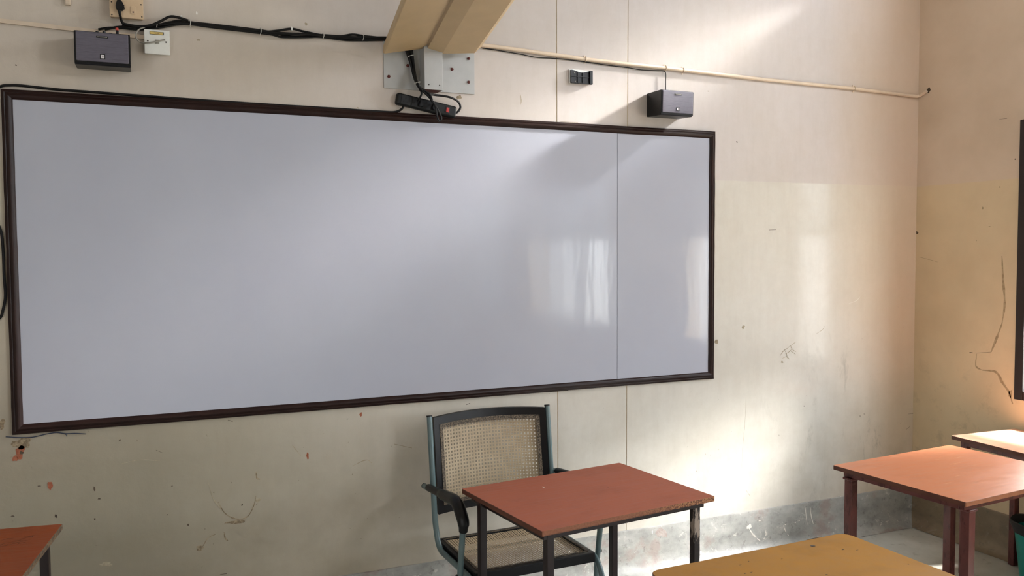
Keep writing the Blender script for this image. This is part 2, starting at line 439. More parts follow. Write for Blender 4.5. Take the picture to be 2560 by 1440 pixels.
# ------------------------------------------------------------------ the room
X0, Y1, H = -2.2, -8.6, 4.0
WT = .24
def wall_back():
    bm = bmesh.new()
    # face with two shallow vertical joints running floor to ceiling
    j1b, j1t, j2b, j2t = 2.4100, 2.3960, 2.7950, 2.8080
    J = [((2.3837, 0.6221), (2.383, 2.9431)), ((2.7848, 0.5894), (2.7914, 2.9876))]
    cols = [(X0 - WT, X0 - WT, 0)]
    for b, t in J:
        sl = (t[0] - b[0]) / (t[1] - b[1])
        xb, xt = b[0] - sl * b[1], b[0] + sl * (H - b[1])
        for dx, d in ((-.0026, 0), (-.0010, .0018), (.0010, .0018), (.0026, 0)): cols.append((xb + dx, xt + dx, d))
    cols.append((XR + WT, XR + WT, 0))
    lo = [bm.verts.new((a, d, 0)) for a, b, d in cols]; hi = [bm.verts.new((b, d, H)) for a, b, d in cols]
    for i in range(len(cols) - 1):
        f = bm.faces.new((lo[i], lo[i + 1], hi[i + 1], hi[i]))
        if i in (1, 2, 3, 5, 6, 7): f.material_index = 1
    q = [bm.verts.new(p) for p in ((cols[0][0], WT, 0), (cols[-1][0], WT, 0), (cols[-1][0], WT, H), (cols[0][0], WT, H))]
    bm.faces.new((q[1], q[0], q[3], q[2]))
    bm.faces.new([q[3]] + hi + [q[2]]); bm.faces.new([q[0], q[1]] + list(reversed(lo)))
    bm.faces.new((lo[0], hi[0], q[3], q[0])); bm.faces.new((lo[-1], q[1], q[2], hi[-1]))
    put = lambda u, v: (u, -.0007, v)
    put2 = lambda u, v: (u, -.0011, v)
    # chipped paint, holes and scratches
    for c, w, h, s, sd in (
        ((0.0307, 0.9672), .058, .05, 3, 1), ((0.0229, 0.933), .03, .05, 2, 2), ((0.0058, 0.9093), .016, .026, 2, 3),
        ((0.1231, 0.7874), .017, .036, 2, 4), ((1.138, 0.8019), .011, .028, 2, 5), ((1.3806, 0.9688), .014, .016, 2, 6),
        ((0.2815, 0.7556), .006, .022, 4, 7), ((0.2797, 0.6305), .005, .012, 4, 8), ((0.0853, 0.7902), .012, .004, 4, 9),
        ((0.298, 0.7123), .012, .005, 4, 10), ((0.1408, 0.662), .008, .014, 4, 11), ((-0.009, 0.6818), .012, .005, 4, 12),
        ((3.3544, 1.206), .02, .03, 3, 13), ((3.535, 1.2775), .02, .02, 5, 15), 
        ((3.8099, 1.0671), .014, .014, 5, 16), ((3.4822, 2.297), .010, .008, 4, 17), ((1.8704, 2.4356), .022, .02, 3, 18),
        ((0.6332, 0.5591), .010, .008, 4, 19), ((0.8538, 0.6172), .008, .008, 4, 20), ((0.5527, 0.6127), .005, .005, 4, 21),
        ((0.3808, 0.9464), .008, .006, 4, 22), ((-0.035, 1.0492), .02, .04, 3, 23), ((0.5741, 0.7327), .008, .003, 4, 24),
        ((0.8275, 0.545), .075, .016, 3, 25), ((0.6788, 0.4525), .03, .02, 3, 26), ((0.3161, 0.4393), .05, .016, 5, 27),
        ((0.9211, 0.6299), .02, .018, 5, 28), ((0.0525, 2.4404), .006, .005, 4, 29), ((1.3872, 2.3563), .01, .006, 5, 30),
        ((3.0703, 2.5321), .005, .006, 4, 31), ((3.0903, 2.5335), .005, .006, 4, 32), ((3.2895, 2.5594), .006, .006, 5, 33),
        ((3.9741, 0.8014), .006, .006, 4, 34), ((4.4051, 0.7068), .006, .005, 4, 35), ((4.4367, 0.7162), .005, .005, 4, 36),
        ((1.1625, 2.7066), .012, .012, 5, 37), ((0.7145, 2.7069), .008, .012, 6, 38), ((0.7184, 2.5972), .014, .01, 5, 39)):
        blob(bm, c, w, h, sd, s, put)
    blob(bm, (0.0283, 0.9292), .012, .014, 41, 4, put2)
    for pts, w, s, sd in (
        ([(3.5579, 0.8863), (3.5511, 0.7336), (3.5409, 0.6442), (3.5313, 0.4868)], .0022, 5, 1), ([(3.7072, 1.817), (3.758, 1.8195)], .004, 4, 2),
        ([(4.0574, 1.2159), (4.1021, 1.2373), (4.1229, 1.2598)], .003, 5, 3), ([(0.7169, 0.7332), (0.7395, 0.6525), (0.7791, 0.5952)], .004, 5, 4),
        ([(0.7555, 0.6418), (0.7871, 0.5854), (0.836, 0.5561), (0.8778, 0.5647), (0.9039, 0.6108), (0.913, 0.6486)], .005, 3, 5),
        ([(0.915, 0.7544), (0.9179, 0.7276), (0.9312, 0.7208)], .006, 3, 6), ([(0.8035, 0.9927), (0.823, 0.9841)], .005, 4, 7),
        ([(0.3783, 0.8472), (0.4538, 0.8558), (0.5301, 0.8444)], .003, 5, 8), ([(1.5346, 0.8173), (1.621, 0.7899)], .006, 5, 9),
        ([(1.3367, 0.7353), (1.4017, 0.7561), (1.4295, 0.7383)], .004, 5, 10), ([(0.6868, 0.4513), (0.7119, 0.4911), (0.7446, 0.5039)], .004, 3, 11),
        ([(2.1981, 1.0084), (2.2856, 1.008), (2.4423, 1.0027)], .010, 4, 12), ([(1.8923, 0.9727), (1.9128, 0.9788)], .006, 4, 13), ([(0.7572, 0.3253), (0.7851, 0.3243)], .005, 4, 14),
        ([(0.7773, 0.508), (0.7817, 0.4811), (0.7929, 0.4672)], .006, 3, 15), ([(0.5157, 0.8914), (0.5431, 0.8752)], .003, 4, 16), ([(1.0707, 0.859), (1.0843, 0.8397), (1.1081, 0.805)], .003, 5, 17),
        ([(2.401, 2.3499), (2.5019, 2.3494)], .006, 5, 18), ([(4.7983, 0.6861), (4.8662, 0.683)], .003, 4, 19), ([(4.7836, 0.5902), (4.817, 0.6071)], .003, 4, 20),
        ([(2.1843, 2.4752), (2.1905, 2.4429), (2.1883, 2.4196)], .004, 5, 21), ([(1.9488, 0.8355), (1.9548, 0.8037)], .004, 5, 22), ([(1.3303, 1.557), (1.3489, 1.5837)], .002, 5, 23),
        ([(4.2986, 1.3828), (4.3607, 1.3999), (4.3918, 1.4228)], .002, 6, 24), ([(3.563, 0.3583), (3.5912, 0.3207)], .004, 5, 25), ([(3.7951, 1.1022), (3.8178, 1.1284), (3.858, 1.1492)], .004, 5, 26), ([(3.8097, 1.0877), (3.8413, 1.0951), (3.8647, 1.0799)], .004, 5, 27), ([(3.8296, 1.1118), (3.8584, 1.1217), (3.8814, 1.1388)], .004, 5, 28),
        ([(3.8522, 1.1495), (3.8869, 1.1662), (3.91, 1.1788)], .003, 5, 29), ([(3.8234, 1.1419), (3.8411, 1.1134), (3.8472, 1.0855)], .003, 5, 30), ([(3.8641, 1.1306), (3.8934, 1.1152), (3.9111, 1.1004)], .003, 5, 31), ([(3.8695, 1.1624), (3.8814, 1.1388), (3.9108, 1.1188)], .003, 5, 32)):
        stroke(bm, pts, w, s, put, seed=sd)
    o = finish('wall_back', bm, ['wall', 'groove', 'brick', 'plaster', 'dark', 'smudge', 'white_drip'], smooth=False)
    return struct(o)
wall_back()

# window openings of the right wall: (y near the corner, y far, z low, z high)
WIN = [(-.668, -2.52, .885, 2.398), (-3.75, -5.85, .885, 2.398), (-6.50, -8.30, .885, 2.398)]
VENT = [(-.95, -2.45, 3.10, 3.65), (-3.90, -5.30, 3.10, 3.65), (-6.60, -7.75, 3.55, 3.85)]  # the two farther ventilators are added, unseen, to bring in more light
def wall_right():
    bm = bmesh.new()
    holes = WIN + VENT
    ys = sorted({0.0, Y1} | {a for h in holes for a in h[:2]}, reverse=True)
    zs = sorted({0.0, H} | {a for h in holes for a in h[2:]})
    def hole(yc, zc): return any(h[1] < yc < h[0] and h[2] < zc < h[3] for h in holes)
    for i in range(len(ys) - 1):
        for j in range(len(zs) - 1):
            if hole((ys[i] + ys[i + 1]) / 2, (zs[j] + zs[j + 1]) / 2): continue
            for xx in (XR, XR + WT):
                bm.faces.new([bm.verts.new(p) for p in ((xx, ys[i], zs[j]), (xx, ys[i + 1], zs[j]), (xx, ys[i + 1], zs[j + 1]), (xx, ys[i], zs[j + 1]))])
    for a, b, c, d in holes:                       # reveals
        for p in (((a, c), (b, c)), ((b, c), (b, d)), ((b, d), (a, d)), ((a, d), (a, c))):
            (ya, za), (yb, zb) = p
            bm.faces.new([bm.verts.new(q) for q in ((XR, ya, za), (XR, yb, zb), (XR + WT, yb, zb), (XR + WT, ya, za))])
    bmesh.ops.remove_doubles(bm, verts=bm.verts, dist=1e-5)
    put = lambda u, v: (XR - .0007, u, v)
    for pts, w, s, sd in (
        ([(-0.5727, 1.6653), (-0.583, 1.5329), (-0.5956, 1.4009), (-0.5816, 1.2891)], .014, 2, 1), ([(-0.5816, 1.2891), (-0.5476, 1.1968), (-0.52, 1.1264)], .014, 2, 2),
        ([(-0.52, 1.1264), (-0.4254, 1.109)], .004, 1, 3), ([(-0.4305, 1.105), (-0.427, 1.0357), (-0.4654, 1.0177)], .010, 2, 4), ([(-0.4654, 1.0177), (-0.5518, 1.0177), (-0.5892, 0.9669), (-0.6308, 0.9175), (-0.6558, 0.8551)], .014, 2, 5),
        ([(-0.3843, 1.1091), (-0.4049, 1.1091)], .006, 1, 6), ([(-0.0201, 1.6566), (-0.0899, 1.6427), (-0.1608, 1.6267)], .003, 2, 7), ([(-0.5381, 2.42), (-0.5855, 2.4177)], .003, 1, 8)):
        stroke(bm, pts, w, s, put, seed=sd)
    for c, w, h, s, sd in (((-0.0083, 1.8035), .014, .02, 1, 1), ((-0.4132, 1.753), .008, .008, 2, 2), ((-0.4492, 1.9352), .01, .016, 2, 3), ((-0.6375, 2.1908), .006, .008, 1, 4),
        ((-0.0742, 2.6563), .026, .03, 1, 5), ((-0.5517, 2.0453), .008, .008, 2, 6), ((-0.6405, 0.9079), .02, .05, 2, 7), ((-0.4937, 1.8305), .01, .006, 2, 8)):
        blob(bm, c, w, h, sd, s, put)
    return struct(finish('wall_right', bm, ['rwall', 'dark', 'smudge_r'], smooth=False))
wall_right()
def slab(name, lo, hi, m):
    bm = bmesh.new(); box(bm, lo, hi); return struct(finish(name, bm, m, smooth=False))
slab('wall_left', (X0 - WT, Y1, 0), (X0, 0, H), 'owall')
slab('wall_rear', (X0 - WT, Y1 - WT, 0), (XR + WT, Y1, H), 'owall')
slab('floor', (X0 - WT, Y1 - WT, -.12), (XR + WT, WT, 0), 'floor')
slab('ceiling', (X0 - WT, Y1 - WT, H), (XR + WT, WT, H + .12), 'ceil')

def skirt(name, along, length, m, extra=None):
    """coved cement skirting; along='x' on the back wall, 'y' on the right wall"""
    bm = bmesh.new()
    prof = [(.0, .236), (.007, .234), (.009, .225), (.010, .09), (.016, .055), (.030, .028), (.052, .010), (.075, .002), (.0, .002)]
    nseg = 60
    rnd = random.Random(5)
    rows = []
    for k in range(nseg + 1):
        s = length[0] + (length[1] - length[0]) * k / nseg
        row = []
        for i, (d, z) in enumerate(prof):
            jit = rnd.uniform(-.0016, .0016) if i in (0, 1, 2) else 0
            row.append(bm.verts.new((s, -d, z + jit) if along == 'x' else (XR - d, s, z + jit)))
        rows.append(row)
    for A, B in zip(rows, rows[1:]):
        for i in range(len(prof)):
            j = (i + 1) % len(prof)
            bm.faces.new((A[i], A[j], B[j], B[i]))
    bm.faces.new(rows[0]); bm.faces.new(list(reversed(rows[-1])))
    if extra: extra(bm)
    return struct(finish(name, bm, m))
def splashes(bm):
    put = lambda u, v: (u, -.0112, v)
    foot = lambda u, v: (u, -.0112 - max(0, .075 - v) * .7, max(v, .004))
    for pts, w, sd in (([(3.9824, 0.2067), (3.9891, 0.1539), (3.9988, 0.1052)], .006, 1), ([(4.0183, 0.2069), (4.0281, 0.1487), (4.0438, 0.1038)], .007, 2)):
        stroke(bm, pts, w, 1, put, seed=sd)
    for pts, w, sd in (([(3.8215, 0.1246), (3.8364, 0.0922), (3.8543, 0.0639)], .007, 3), ([(3.579, 0.1394), (3.6074, 0.101), (3.6501, 0.0604)], .010, 4), ([(3.6784, 0.0679), (3.6981, 0.0883), (3.6921, 0.1122)], .006, 5)):
        stroke(bm, pts, w, 1, foot, seed=sd)
    for c, w, h, s, sd in (((2.9938, 0.1983), .07, .05, 2, 11), ((3.9093, 0.1291), .008, .008, 1, 12), ((3.9388, 0.1369), .008, .008, 1, 13), ((3.836, 0.1273), .008, .006, 1, 14),
        ((3.6517, 0.1754), .012, .008, 1, 16), ((2.9384, 0.2103), .006, .016, 1, 17), ((3.5789, 0.1508), .03, .03, 1, 18)):
        blob(bm, c, w, h, sd, s, put)
skirt('baseboard_back', 'x', (X0, XR), ['skirt', 'white_drip', 'pink'], splashes)
skirt('baseboard_right', 'y', (-.0105, Y1), ['skirt_r'])

# windows of the right wall: timber frame, mullions, iron bars, panes
def window(name, w, posts, panes, bars=True, vent=False):
    a, b, c, d = w
    bm = bmesh.new()
    fx0, fx1, t = XR - .012, XR + .05, .05
    def bar(y0, y1, z0, z1, x0=fx0, x1=fx1): box(bm, (x0, min(y0, y1), z0), (x1, max(y0, y1), z1), .004)
    bar(a, a - t, c, d); bar(b, b + t, c, d); bar(a - t, b + t, d - t, d); bar(a - t, b + t, c, c + t)
    for p in posts: bar(p[0], p[1], c + t, d - t, fx0 + .01)
    if not vent: bar(a - t, b + t, 1.80, 1.84, fx0 + .01)
    root = struct(finish(name, bm, 'wood'))
    for y0, y1, z0, z1, m in panes:
        g = bmesh.new(); box(g, (XR + .018, min(y0, y1), z0), (XR + .021, max(y0, y1), z1))
        finish('pane', g, m, root)
    if bars:
        for k in range(1, int((a - b) / .115)):
            y = a - (a - b) * k / int((a - b) / .115)
            g = bmesh.new(); sweep(g, [(XR + .12, y, c - .0), (XR + .12, y, d + .0)], .006, 8)
            finish('iron_bar', g, 'iron', root)
    return root
window('window_1', WIN[0], [(-1.06, -1.17), (-1.80, -2.08)],
       [(-.718, -1.06, 1.84, 2.348, 'clear'), (-1.17, -1.80, .935, 1.80, 'pane_b'), (-1.17, -1.80, 1.84, 2.348, 'pane'), (-2.08, -2.47, 1.84, 2.348, 'pane')])
window('window_2', WIN[1], [(-4.26, -4.32), (-4.88, -4.94), (-5.22, -5.36)],
       [(-3.80, -4.26, 1.84, 2.348, 'pane'), (-4.32, -4.60, .935, 1.80, 'pane'), (-4.32, -4.88, 1.84, 2.348, 'pane'), (-4.94, -5.80, 1.84, 2.348, 'pane'), (-4.94, -5.06, .935, 1.80, 'pane')])
window('window_3', WIN[2], [(-7.3, -7.36)],
       [(-6.55, -7.3, 1.84, 2.348, 'pane'), (-7.36, -8.25, 1.84, 2.348, 'pane'), (-7.36, -8.25, .935, 1.80, 'pane'), (-6.55, -7.3, .935, 1.80, 'pane')])
for k, w in enumerate(VENT): window('window_%d' % (4 + k), w, [((w[0] + w[1]) / 2 + .02, (w[0] + w[1]) / 2 - .02)], [], bars=False, vent=True)

# ------------------------------------------------------------------ whiteboard
BX0, BX1, BZ0, BZ1 = 0.0, 3.3304, 1.005, 2.345
wb = thing('whiteboard', 'wide wall-mounted whiteboard with dark brown wooden frame', 'whiteboard', (0, 0, BZ0))
for x0, x1 in ((.030, 2.7212), (2.7232, 3.302)):
    bm = bmesh.new(); box(bm, (x0, -.012, .026), (x1, -.004, BZ1 - BZ0 - .030), .0006)
    finish('board_panel', bm, 'board', wb, smooth=False)
bm = bmesh.new(); box(bm, (.02, -.004, .02), (3.31, -.0005, BZ1 - BZ0 - .02)); finish('backing_sheet', bm, 'backing', wb)
prof = [(0, .0008), (0, .012), (.004, .0165), (.010, .0185), (.013, .0170), (.016, .0205), (.023, .0235), (.031, .0215), (.036, .0165), (.039, .0125), (.039, .0008)]
cs = [(BX0, 0), (BX1, 0), (BX1, BZ1 - BZ0), (BX0, BZ1 - BZ0)]
sg = [(1, 1), (-1, 1), (-1, -1), (1, -1)]
for k in range(4):
    bm = bmesh.new(); e0, e1 = [], []
    nseg = 24
    rnd = random.Random(k)
    rows = []
    for s in range(nseg + 1):
        t = s / nseg; row = []
        wob = rnd.uniform(-.0007, .0007) if 0 < s < nseg else 0
        for u, v in prof:
            A = (cs[k][0] + sg[k][0] * u, cs[k][1] + sg[k][1] * u); B = (cs[(k + 1) % 4][0] + sg[(k + 1) % 4][0] * u, cs[(k + 1) % 4][1] + sg[(k + 1) % 4][1] * u)
            px, pz = A[0] + (B[0] - A[0]) * t, A[1] + (B[1] - A[1]) * t
            if k % 2 == 0: pz += wob
            else: px += wob
            row.append(bm.verts.new((px, -v, pz)))
        rows.append(row)
    for A, B in zip(rows, rows[1:]):
        for i in range(len(prof)):
            j = (i + 1) % len(prof); bm.faces.new((A[i], A[j], B[j], B[i]))
    bm.faces.new(rows[0]); bm.faces.new(list(reversed(rows[-1])))
    finish('frame_rail', bm, 'frame', wb)

# ------------------------------------------------------------------ wall speakers
def make_speaker(loc, label, plugs):
    t = thing('wall_speaker', label, 'speaker', loc, group='grey wall speakers')
    W_, H_, D_ = .196, .126, .132
    bm = bmesh.new()
    # cabinet: deeper at the top, front slightly raked, lower back chamfered
    side = [(0, .006), (-D_ + .012, 0), (-D_, .006), (-D_ - .004, H_ - .004), (-D_, H_), (0, H_)]
    vs = prism(bm, [(0, y - .0008, z) for y, z in side], (W_, 0, 0))
    bmesh.ops.bevel(bm, geom=list(bm.edges), offset=.002, segments=2, affect='EDGES')
    finish('cabinet', bm, 'black', t)
    bm = bmesh.new()
    box(bm, (.006, -D_ - .0085, .012), (W_ - .006, -D_ - .0005, H_ - .003), .004)
    for v in bm.verts: v.co.y += (.006 - v.co.z) * .033 + .002
    finish('grille', bm, 'grille', t)
    bm = bmesh.new()
    nz = H_ - .020
    yb = -D_ - .0095
    box(bm, (W_ * .5 - .021, yb - .0022, nz - .0035), (W_ * .5 + .021, yb + .001, nz + .0035), .0012)
    nb = finish('name_badge', bm, 'black', t)
    bm = bmesh.new()
    rnd = random.Random(2)
    x = W_ * .5 - .018
    while x < W_ * .5 + .017:                       # tiny raised lettering, too small to read
        w = rnd.choice((.0012, .0018, .0022))
        box(bm, (x, yb - .0028, nz - .0016), (x + w, yb - .0020, nz + .0016)); x += w + .0009
    finish('badge_lettering', bm, 'grey', nb)
    bm = bmesh.new(); lz = .032
    yb = -D_ - .0065
    box(bm, (W_ * .5 - .009, yb - .0026, lz - .010), (W_ * .5 + .009, yb + .001, lz + .010), .001)
    lb = finish('emblem', bm, 'black', t)
    bm = bmesh.new(); box(bm, (W_ * .5 - .006, yb - .0034, lz - .0066), (W_ * .5 + .006, yb - .002, lz + .0066), .0006)
    ip = finish('emblem_plate', bm, 'badge', lb)
    bm = bmesh.new(); box(bm, (W_ * .5 - .0012, yb - .0040, lz - .0035), (W_ * .5 + .0016, yb - .0030, lz + .0040)); 
    box(bm, (W_ * .5 + .0005, yb - .0040, lz - .001), (W_ * .5 + .0028, yb - .0030, lz + .001))
    finish('emblem_mark', bm, 'mark', lb)
    if plugs:
        for px, ph, cap in ((.078, .016, None), (.103, .018, None), (.126, .014, None), (.150, .026, 'redcap')):
            bm = bmesh.new(); sweep(bm, [(px, -D_ * .55, H_ - .002), (px, -D_ * .55, H_ + ph)], .0058, 12)
            q = finish('jack_plug', bm, 'black', t)
            if cap:
                bm = bmesh.new(); sweep(bm, [(px, -D_ * .55, H_ + ph), (px - .001, -D_ * .55, H_ + ph + .010)], .0056, 12)
                finish('plug_ring', bm, cap, q)['label'] = 'red plug ring'
    return t
SPL = make_speaker((.2630, 0, 2.4380), 'grey-fronted black wall speaker at far left with plugs in its top', True)
SPR = make_speaker((2.9045, 0, 2.3940), 'grey-fronted black wall speaker above the board near the right corner, hung from the thin wire', False)

# ------------------------------------------------------------------ sockets at upper left
def pt(w, y): return (w[0], y, w[1])
a, b = (0.3867, 2.777), (0.5101, 2.6503)
sb = thing('switchboard', 'ivory surface-mounted power switchboard with rocker switch above left speaker', 'switchboard', (a[0], 0, b[1]))
wS, hS = b[0] - a[0], a[1] - b[1]
bm = bmesh.new(); box(bm, (.003, -.032, .003), (wS - .003, -.0008, hS - .003), .003); finish('mounting_box', bm, 'ivory', sb)
bm = bmesh.new(); box(bm, (0, -.040, 0), (wS, -.032, hS), .002); fp = finish('face_plate', bm, 'ivory', sb)
for x, z in ((.008, .008), (wS - .006, .010), (wS - .008, .058), (.008, .058)):
    bm = bmesh.new(); disc(bm, (x, -.040, z), (0, -1, 0), .0028, .0012); finish('screw', bm, 'screw', sb)
bm = bmesh.new(); box(bm, (.078, -.0435, .018), (.094, -.039, .048), .0012)
rk = finish('rocker_switch', bm, 'ivory', sb)
bm = bmesh.new(); box(bm, (.083, -.0442, .022), (.0885, -.0434, .0275)); finish('switch_mark', bm, 'mark', rk)
pl = thing('power_plug', 'black three-pin plug and cord in the ivory switchboard', 'plug', (a[0], -.041, b[1]))
bm = bmesh.new()
px, pz = .036, .038
outl = [(-.012, .010), (-.008, .022), (-.004, .032), (.0005, .034), (.005, .028), (.009, .016), (.017, .010), (.019, .002), (.016, -.003), (.014, -.012), (.008, -.016), (-.003, -.016), (-.012, -.010), (-.0145, -.002)]
prism(bm, [(px + u, -.0005, pz + v) for u, v in outl], (0, -.022, 0))
bmesh.ops.bevel(bm, geom=list(bm.edges), offset=.003, segments=2, affect='EDGES')
finish('plug_body', bm, 'black', pl)
bm = bmesh.new()
cord = [(px, -.012, pz - .012), (px + .002, -.012, pz - .030)] 
W0 = [(0.4313, 2.6347), (0.4487, 2.6269), (0.4886, 2.6244), (0.5336, 2.6319), (0.5718, 2.6518), (0.6103, 2.6751), (0.6456, 2.6737), (0.6794, 2.6657)]
cpath = [(px, -.012, pz - .010), (px + .001, -.012, pz - .028)] + [(x - a[0], -.010 + .041 - .02, z - b[1]) for x, z in W0]
sweep(bm, smooth_path(cpath, 8), .0052, 10, rad=lambda t: 1.7 - 8 * t if t < .0875 else 1); finish('cord', bm, 'rubber', pl)

a, b = (0.5108, 2.617), (0.6063, 2.5194)
ls = thing('network_socket', 'white square network wall socket with yellowed label strip', 'socket', (a[0], 0, b[1]))
wS, hS = b[0] - a[0], a[1] - b[1]
bm = bmesh.new(); box(bm, (.004, -.022, .003), (wS - .003, -.0008, hS - .003), .002); finish('back_box', bm, 'white', ls)
bm = bmesh.new(); box(bm, (0, -.029, 0), (wS, -.022, hS), .002); fpl = finish('face_plate', bm, 'white', ls)
bm = bmesh.new(); box(bm, (.020, -.0305, hS - .020), (wS - .022, -.0285, hS - .008), .0008); lbw = finish('label_window', bm, 'screw', ls)
bm = bmesh.new(); box(bm, (.0225, -.0312, hS - .0185), (wS - .0245, -.0302, hS - .0095)); lbl = finish('label_strip', bm, 'yellow', lbw)
bm = bmesh.new()
for k, w in enumerate((.0022, .003, .0018, .0026, .003)): box(bm, (.037 + k * .004, -.0316, hS - .0155), (.037 + k * .004 + w, -.0311, hS - .0125))
finish('label_print', bm, 'mark', lbl)
for x in (.013, wS - .014):
    bm = bmesh.new(); disc(bm, (x, -.029, hS * .52), (0, -1, 0), .0032, .0012); finish('screw', bm, 'screw', ls)
bm = bmesh.new(); box(bm, (wS * .5 - .008, -.0305, hS * .5 - .009), (wS * .5 + .008, -.0285, hS * .5 + .009), .0006); finish('jack', bm, 'grey', ls)
nc = [(0.5883, 2.5788), (0.5638, 2.5702), (0.5319, 2.5609), (0.4975, 2.561), (0.4815, 2.5756), (0.4805, 2.5948), (0.4928, 2.6119), (0.5139, 2.6236)]
bm = bmesh.new(); sweep(bm, smooth_path([(nc[0][0], -.034, nc[0][1])] + [(x, -.040, z) for x, z in nc[1:3]] + [(x, -.030, z) for x, z in nc[3:]], 8), .0030, 8)
tag(finish('network_cable', bm, 'grey'), 'thin grey cable looping out of white network socket', 'cable')

# ------------------------------------------------------------------ black cable bundle along the wall
cb = thing('cable_bundle', 'long bundle of black cables tied along the wall above the board', 'cable bundle', ((0.6639, 2.6658)[0], 0, (0.6639, 2.6658)[1]))
o0 = Vector(cb.location)
for pts, r, y in (
    ([(0.4296, 2.625), (0.4738, 2.6261), (0.5412, 2.6359), (0.6021, 2.6483), (0.6561, 2.6617), (0.687, 2.6615), (0.7892, 2.66), (0.9674, 2.6536), (1.0342, 2.6616), (1.097, 2.6762), (1.1447, 2.6704), (1.2313, 2.6612), (1.3108, 2.6651), (1.3646, 2.6771), (1.4189, 2.675), (1.5219, 2.6738)], .0050, -.014),
    ([(0.3664, 2.6015), (0.4221, 2.6179), (0.4811, 2.6188), (0.5487, 2.6334), (0.6175, 2.6563), (0.687, 2.6599), (0.789, 2.6533), (0.9673, 2.6468), (1.0508, 2.6479), (1.1531, 2.6574), (1.2312, 2.6577), (1.3285, 2.6579), (1.4005, 2.6592), (1.5219, 2.672)], .0048, -.020),
    ([(0.4665, 2.6286), (0.5411, 2.6294), (0.5868, 2.6435), (0.633, 2.6643), (0.6871, 2.6648), (0.7892, 2.6633), (0.9675, 2.6587), (1.034, 2.6514), (1.0845, 2.6442), (1.153, 2.6488), (1.2312, 2.6542), (1.3105, 2.651), (1.3643, 2.6524), (1.5218, 2.6684)], .0048, -.010),
    ([(0.3433, 2.6009), (0.3782, 2.6106), (0.4249, 2.615), (0.4884, 2.6147), (0.5713, 2.6307), (0.6327, 2.648), (0.6869, 2.6549), (0.789, 2.65), (0.9673, 2.6452), (1.0171, 2.643), (1.059, 2.6367), (1.1702, 2.6469), (1.2312, 2.656), (1.3464, 2.6595), (1.5219, 2.6774)], .0045, -.016),
    ([(0.505, 2.6243), (0.5715, 2.6404), (0.6328, 2.6529), (0.6869, 2.6566), (0.7891, 2.655), (0.9674, 2.6519), (1.0508, 2.6513), (1.2312, 2.6594), (1.3644, 2.663), (1.5219, 2.6756)], .0052, -.024)):
    bm = bmesh.new(); sweep(bm, [Vector((x, y, z)) - o0 for x, z in [(q.x, q.y) for q in smooth_path([(u, v, 0) for u, v in pts], 6)]], r, 8)
    finish('cable', bm, 'rubber', cb)
for (x, z), h in (((0.5594, 2.6409), .012), ((0.687, 2.6599), .0145), ((0.9674, 2.6519), .0145), ((1.233, 2.6579), .0125), ((1.4097, 2.6671), .012)):
    bm = bmesh.new()
    ring = [Vector((x + .001 * math.sin(k), -.016 + .0155 * math.cos(2 * PI * k / 16), z + h * math.sin(2 * PI * k / 16))) - o0 for k in range(17)]
    sweep(bm, ring, .0016, 6); finish('cable_tie', bm, 'tie', cb)
for x, z in ((0.6533, 2.6778), (1.0986, 2.6746)):
    bm = bmesh.new(); box(bm, (x - .0035, -.020, z - .006), (x + .0035, -.001, z + .006), .0015)
    disc(bm, (x, -.004, z + .009), (0, -1, 0), .003, .012)
    for v in bm.verts: v.co -= o0
    finish('nail_clip', bm, 'white', cb)

# flat cream casing at far left, and the stub of casing above it
pA, pB = (-0.0751, 2.5985), (0.5189, 2.579)
bm = bmesh.new()
dx, dz = pB[0] - pA[0], pB[1] - pA[1]
nv = Vector((-dz, 0, dx)).normalized()
prism(bm, [(pA[0], -.0008, pA[1]), (pA[0], -.011, pA[1]), tuple(Vector((pA[0], -.011, pA[1])) + nv * .016), tuple(Vector((pA[0], -.0008, pA[1])) + nv * .016)], (dx, 0, dz))
tag(finish('cable_casing', bm, 'casing', smooth=False), 'flat cream cable casing strip running behind left speaker', 'cable casing')
a, b = (0.2278, 2.7853), (0.2476, 2.6867)
bm = bmesh.new(); box(bm, (a[0], -.014, b[1]), (b[0], -.0008, a[1]), .001)
box(bm, (a[0] + .002, -.016, b[1] + .003), (b[0] - .002, -.013, a[1]), .001)
tag(finish('casing_stub', bm, 'casing'), 'short pale upright piece of casing at the top left edge', 'cable casing')
a, b = (0.3355, 2.7416), (0.3869, 2.7236)
bm = bmesh.new(); box(bm, (a[0] - .02, -.012, b[1]), (b[0] - .001, -.0008, b[1] + .014), .001); 
tag(finish('casing_strip', bm, 'casing'), 'short cream casing strip entering the ivory switchboard from its left', 'cable casing')

# ------------------------------------------------------------------ projector arm on its wall plate
pm = thing('projector_arm', 'cream steel projector arm on a white bolted wall plate above the board', 'projector mount', (1.72, 0, 2.453))
o0 = Vector(pm.location)
bm = bmesh.new(); box(bm, (1.507 - o0.x, -.006, 0), (1.946 - o0.x, -.0008, .225), .001); finish('wall_plate', bm, 'whitem', pm)
for x, z in ((1.5291, 2.5055), (1.6183, 2.5612), (1.9162, 2.6183), (1.8337, 2.5615), (1.9153, 2.5079)):
    bm = bmesh.new(); disc(bm, (x - o0.x, -.006, z - o0.z), (0, -1, 0), .0075, .006, 6); disc(bm, (x - o0.x, -.012, z - o0.z), (0, -1, 0), .0035, .004, 8)
    finish('bolt', bm, 'rust', pm)
bm = bmesh.new()
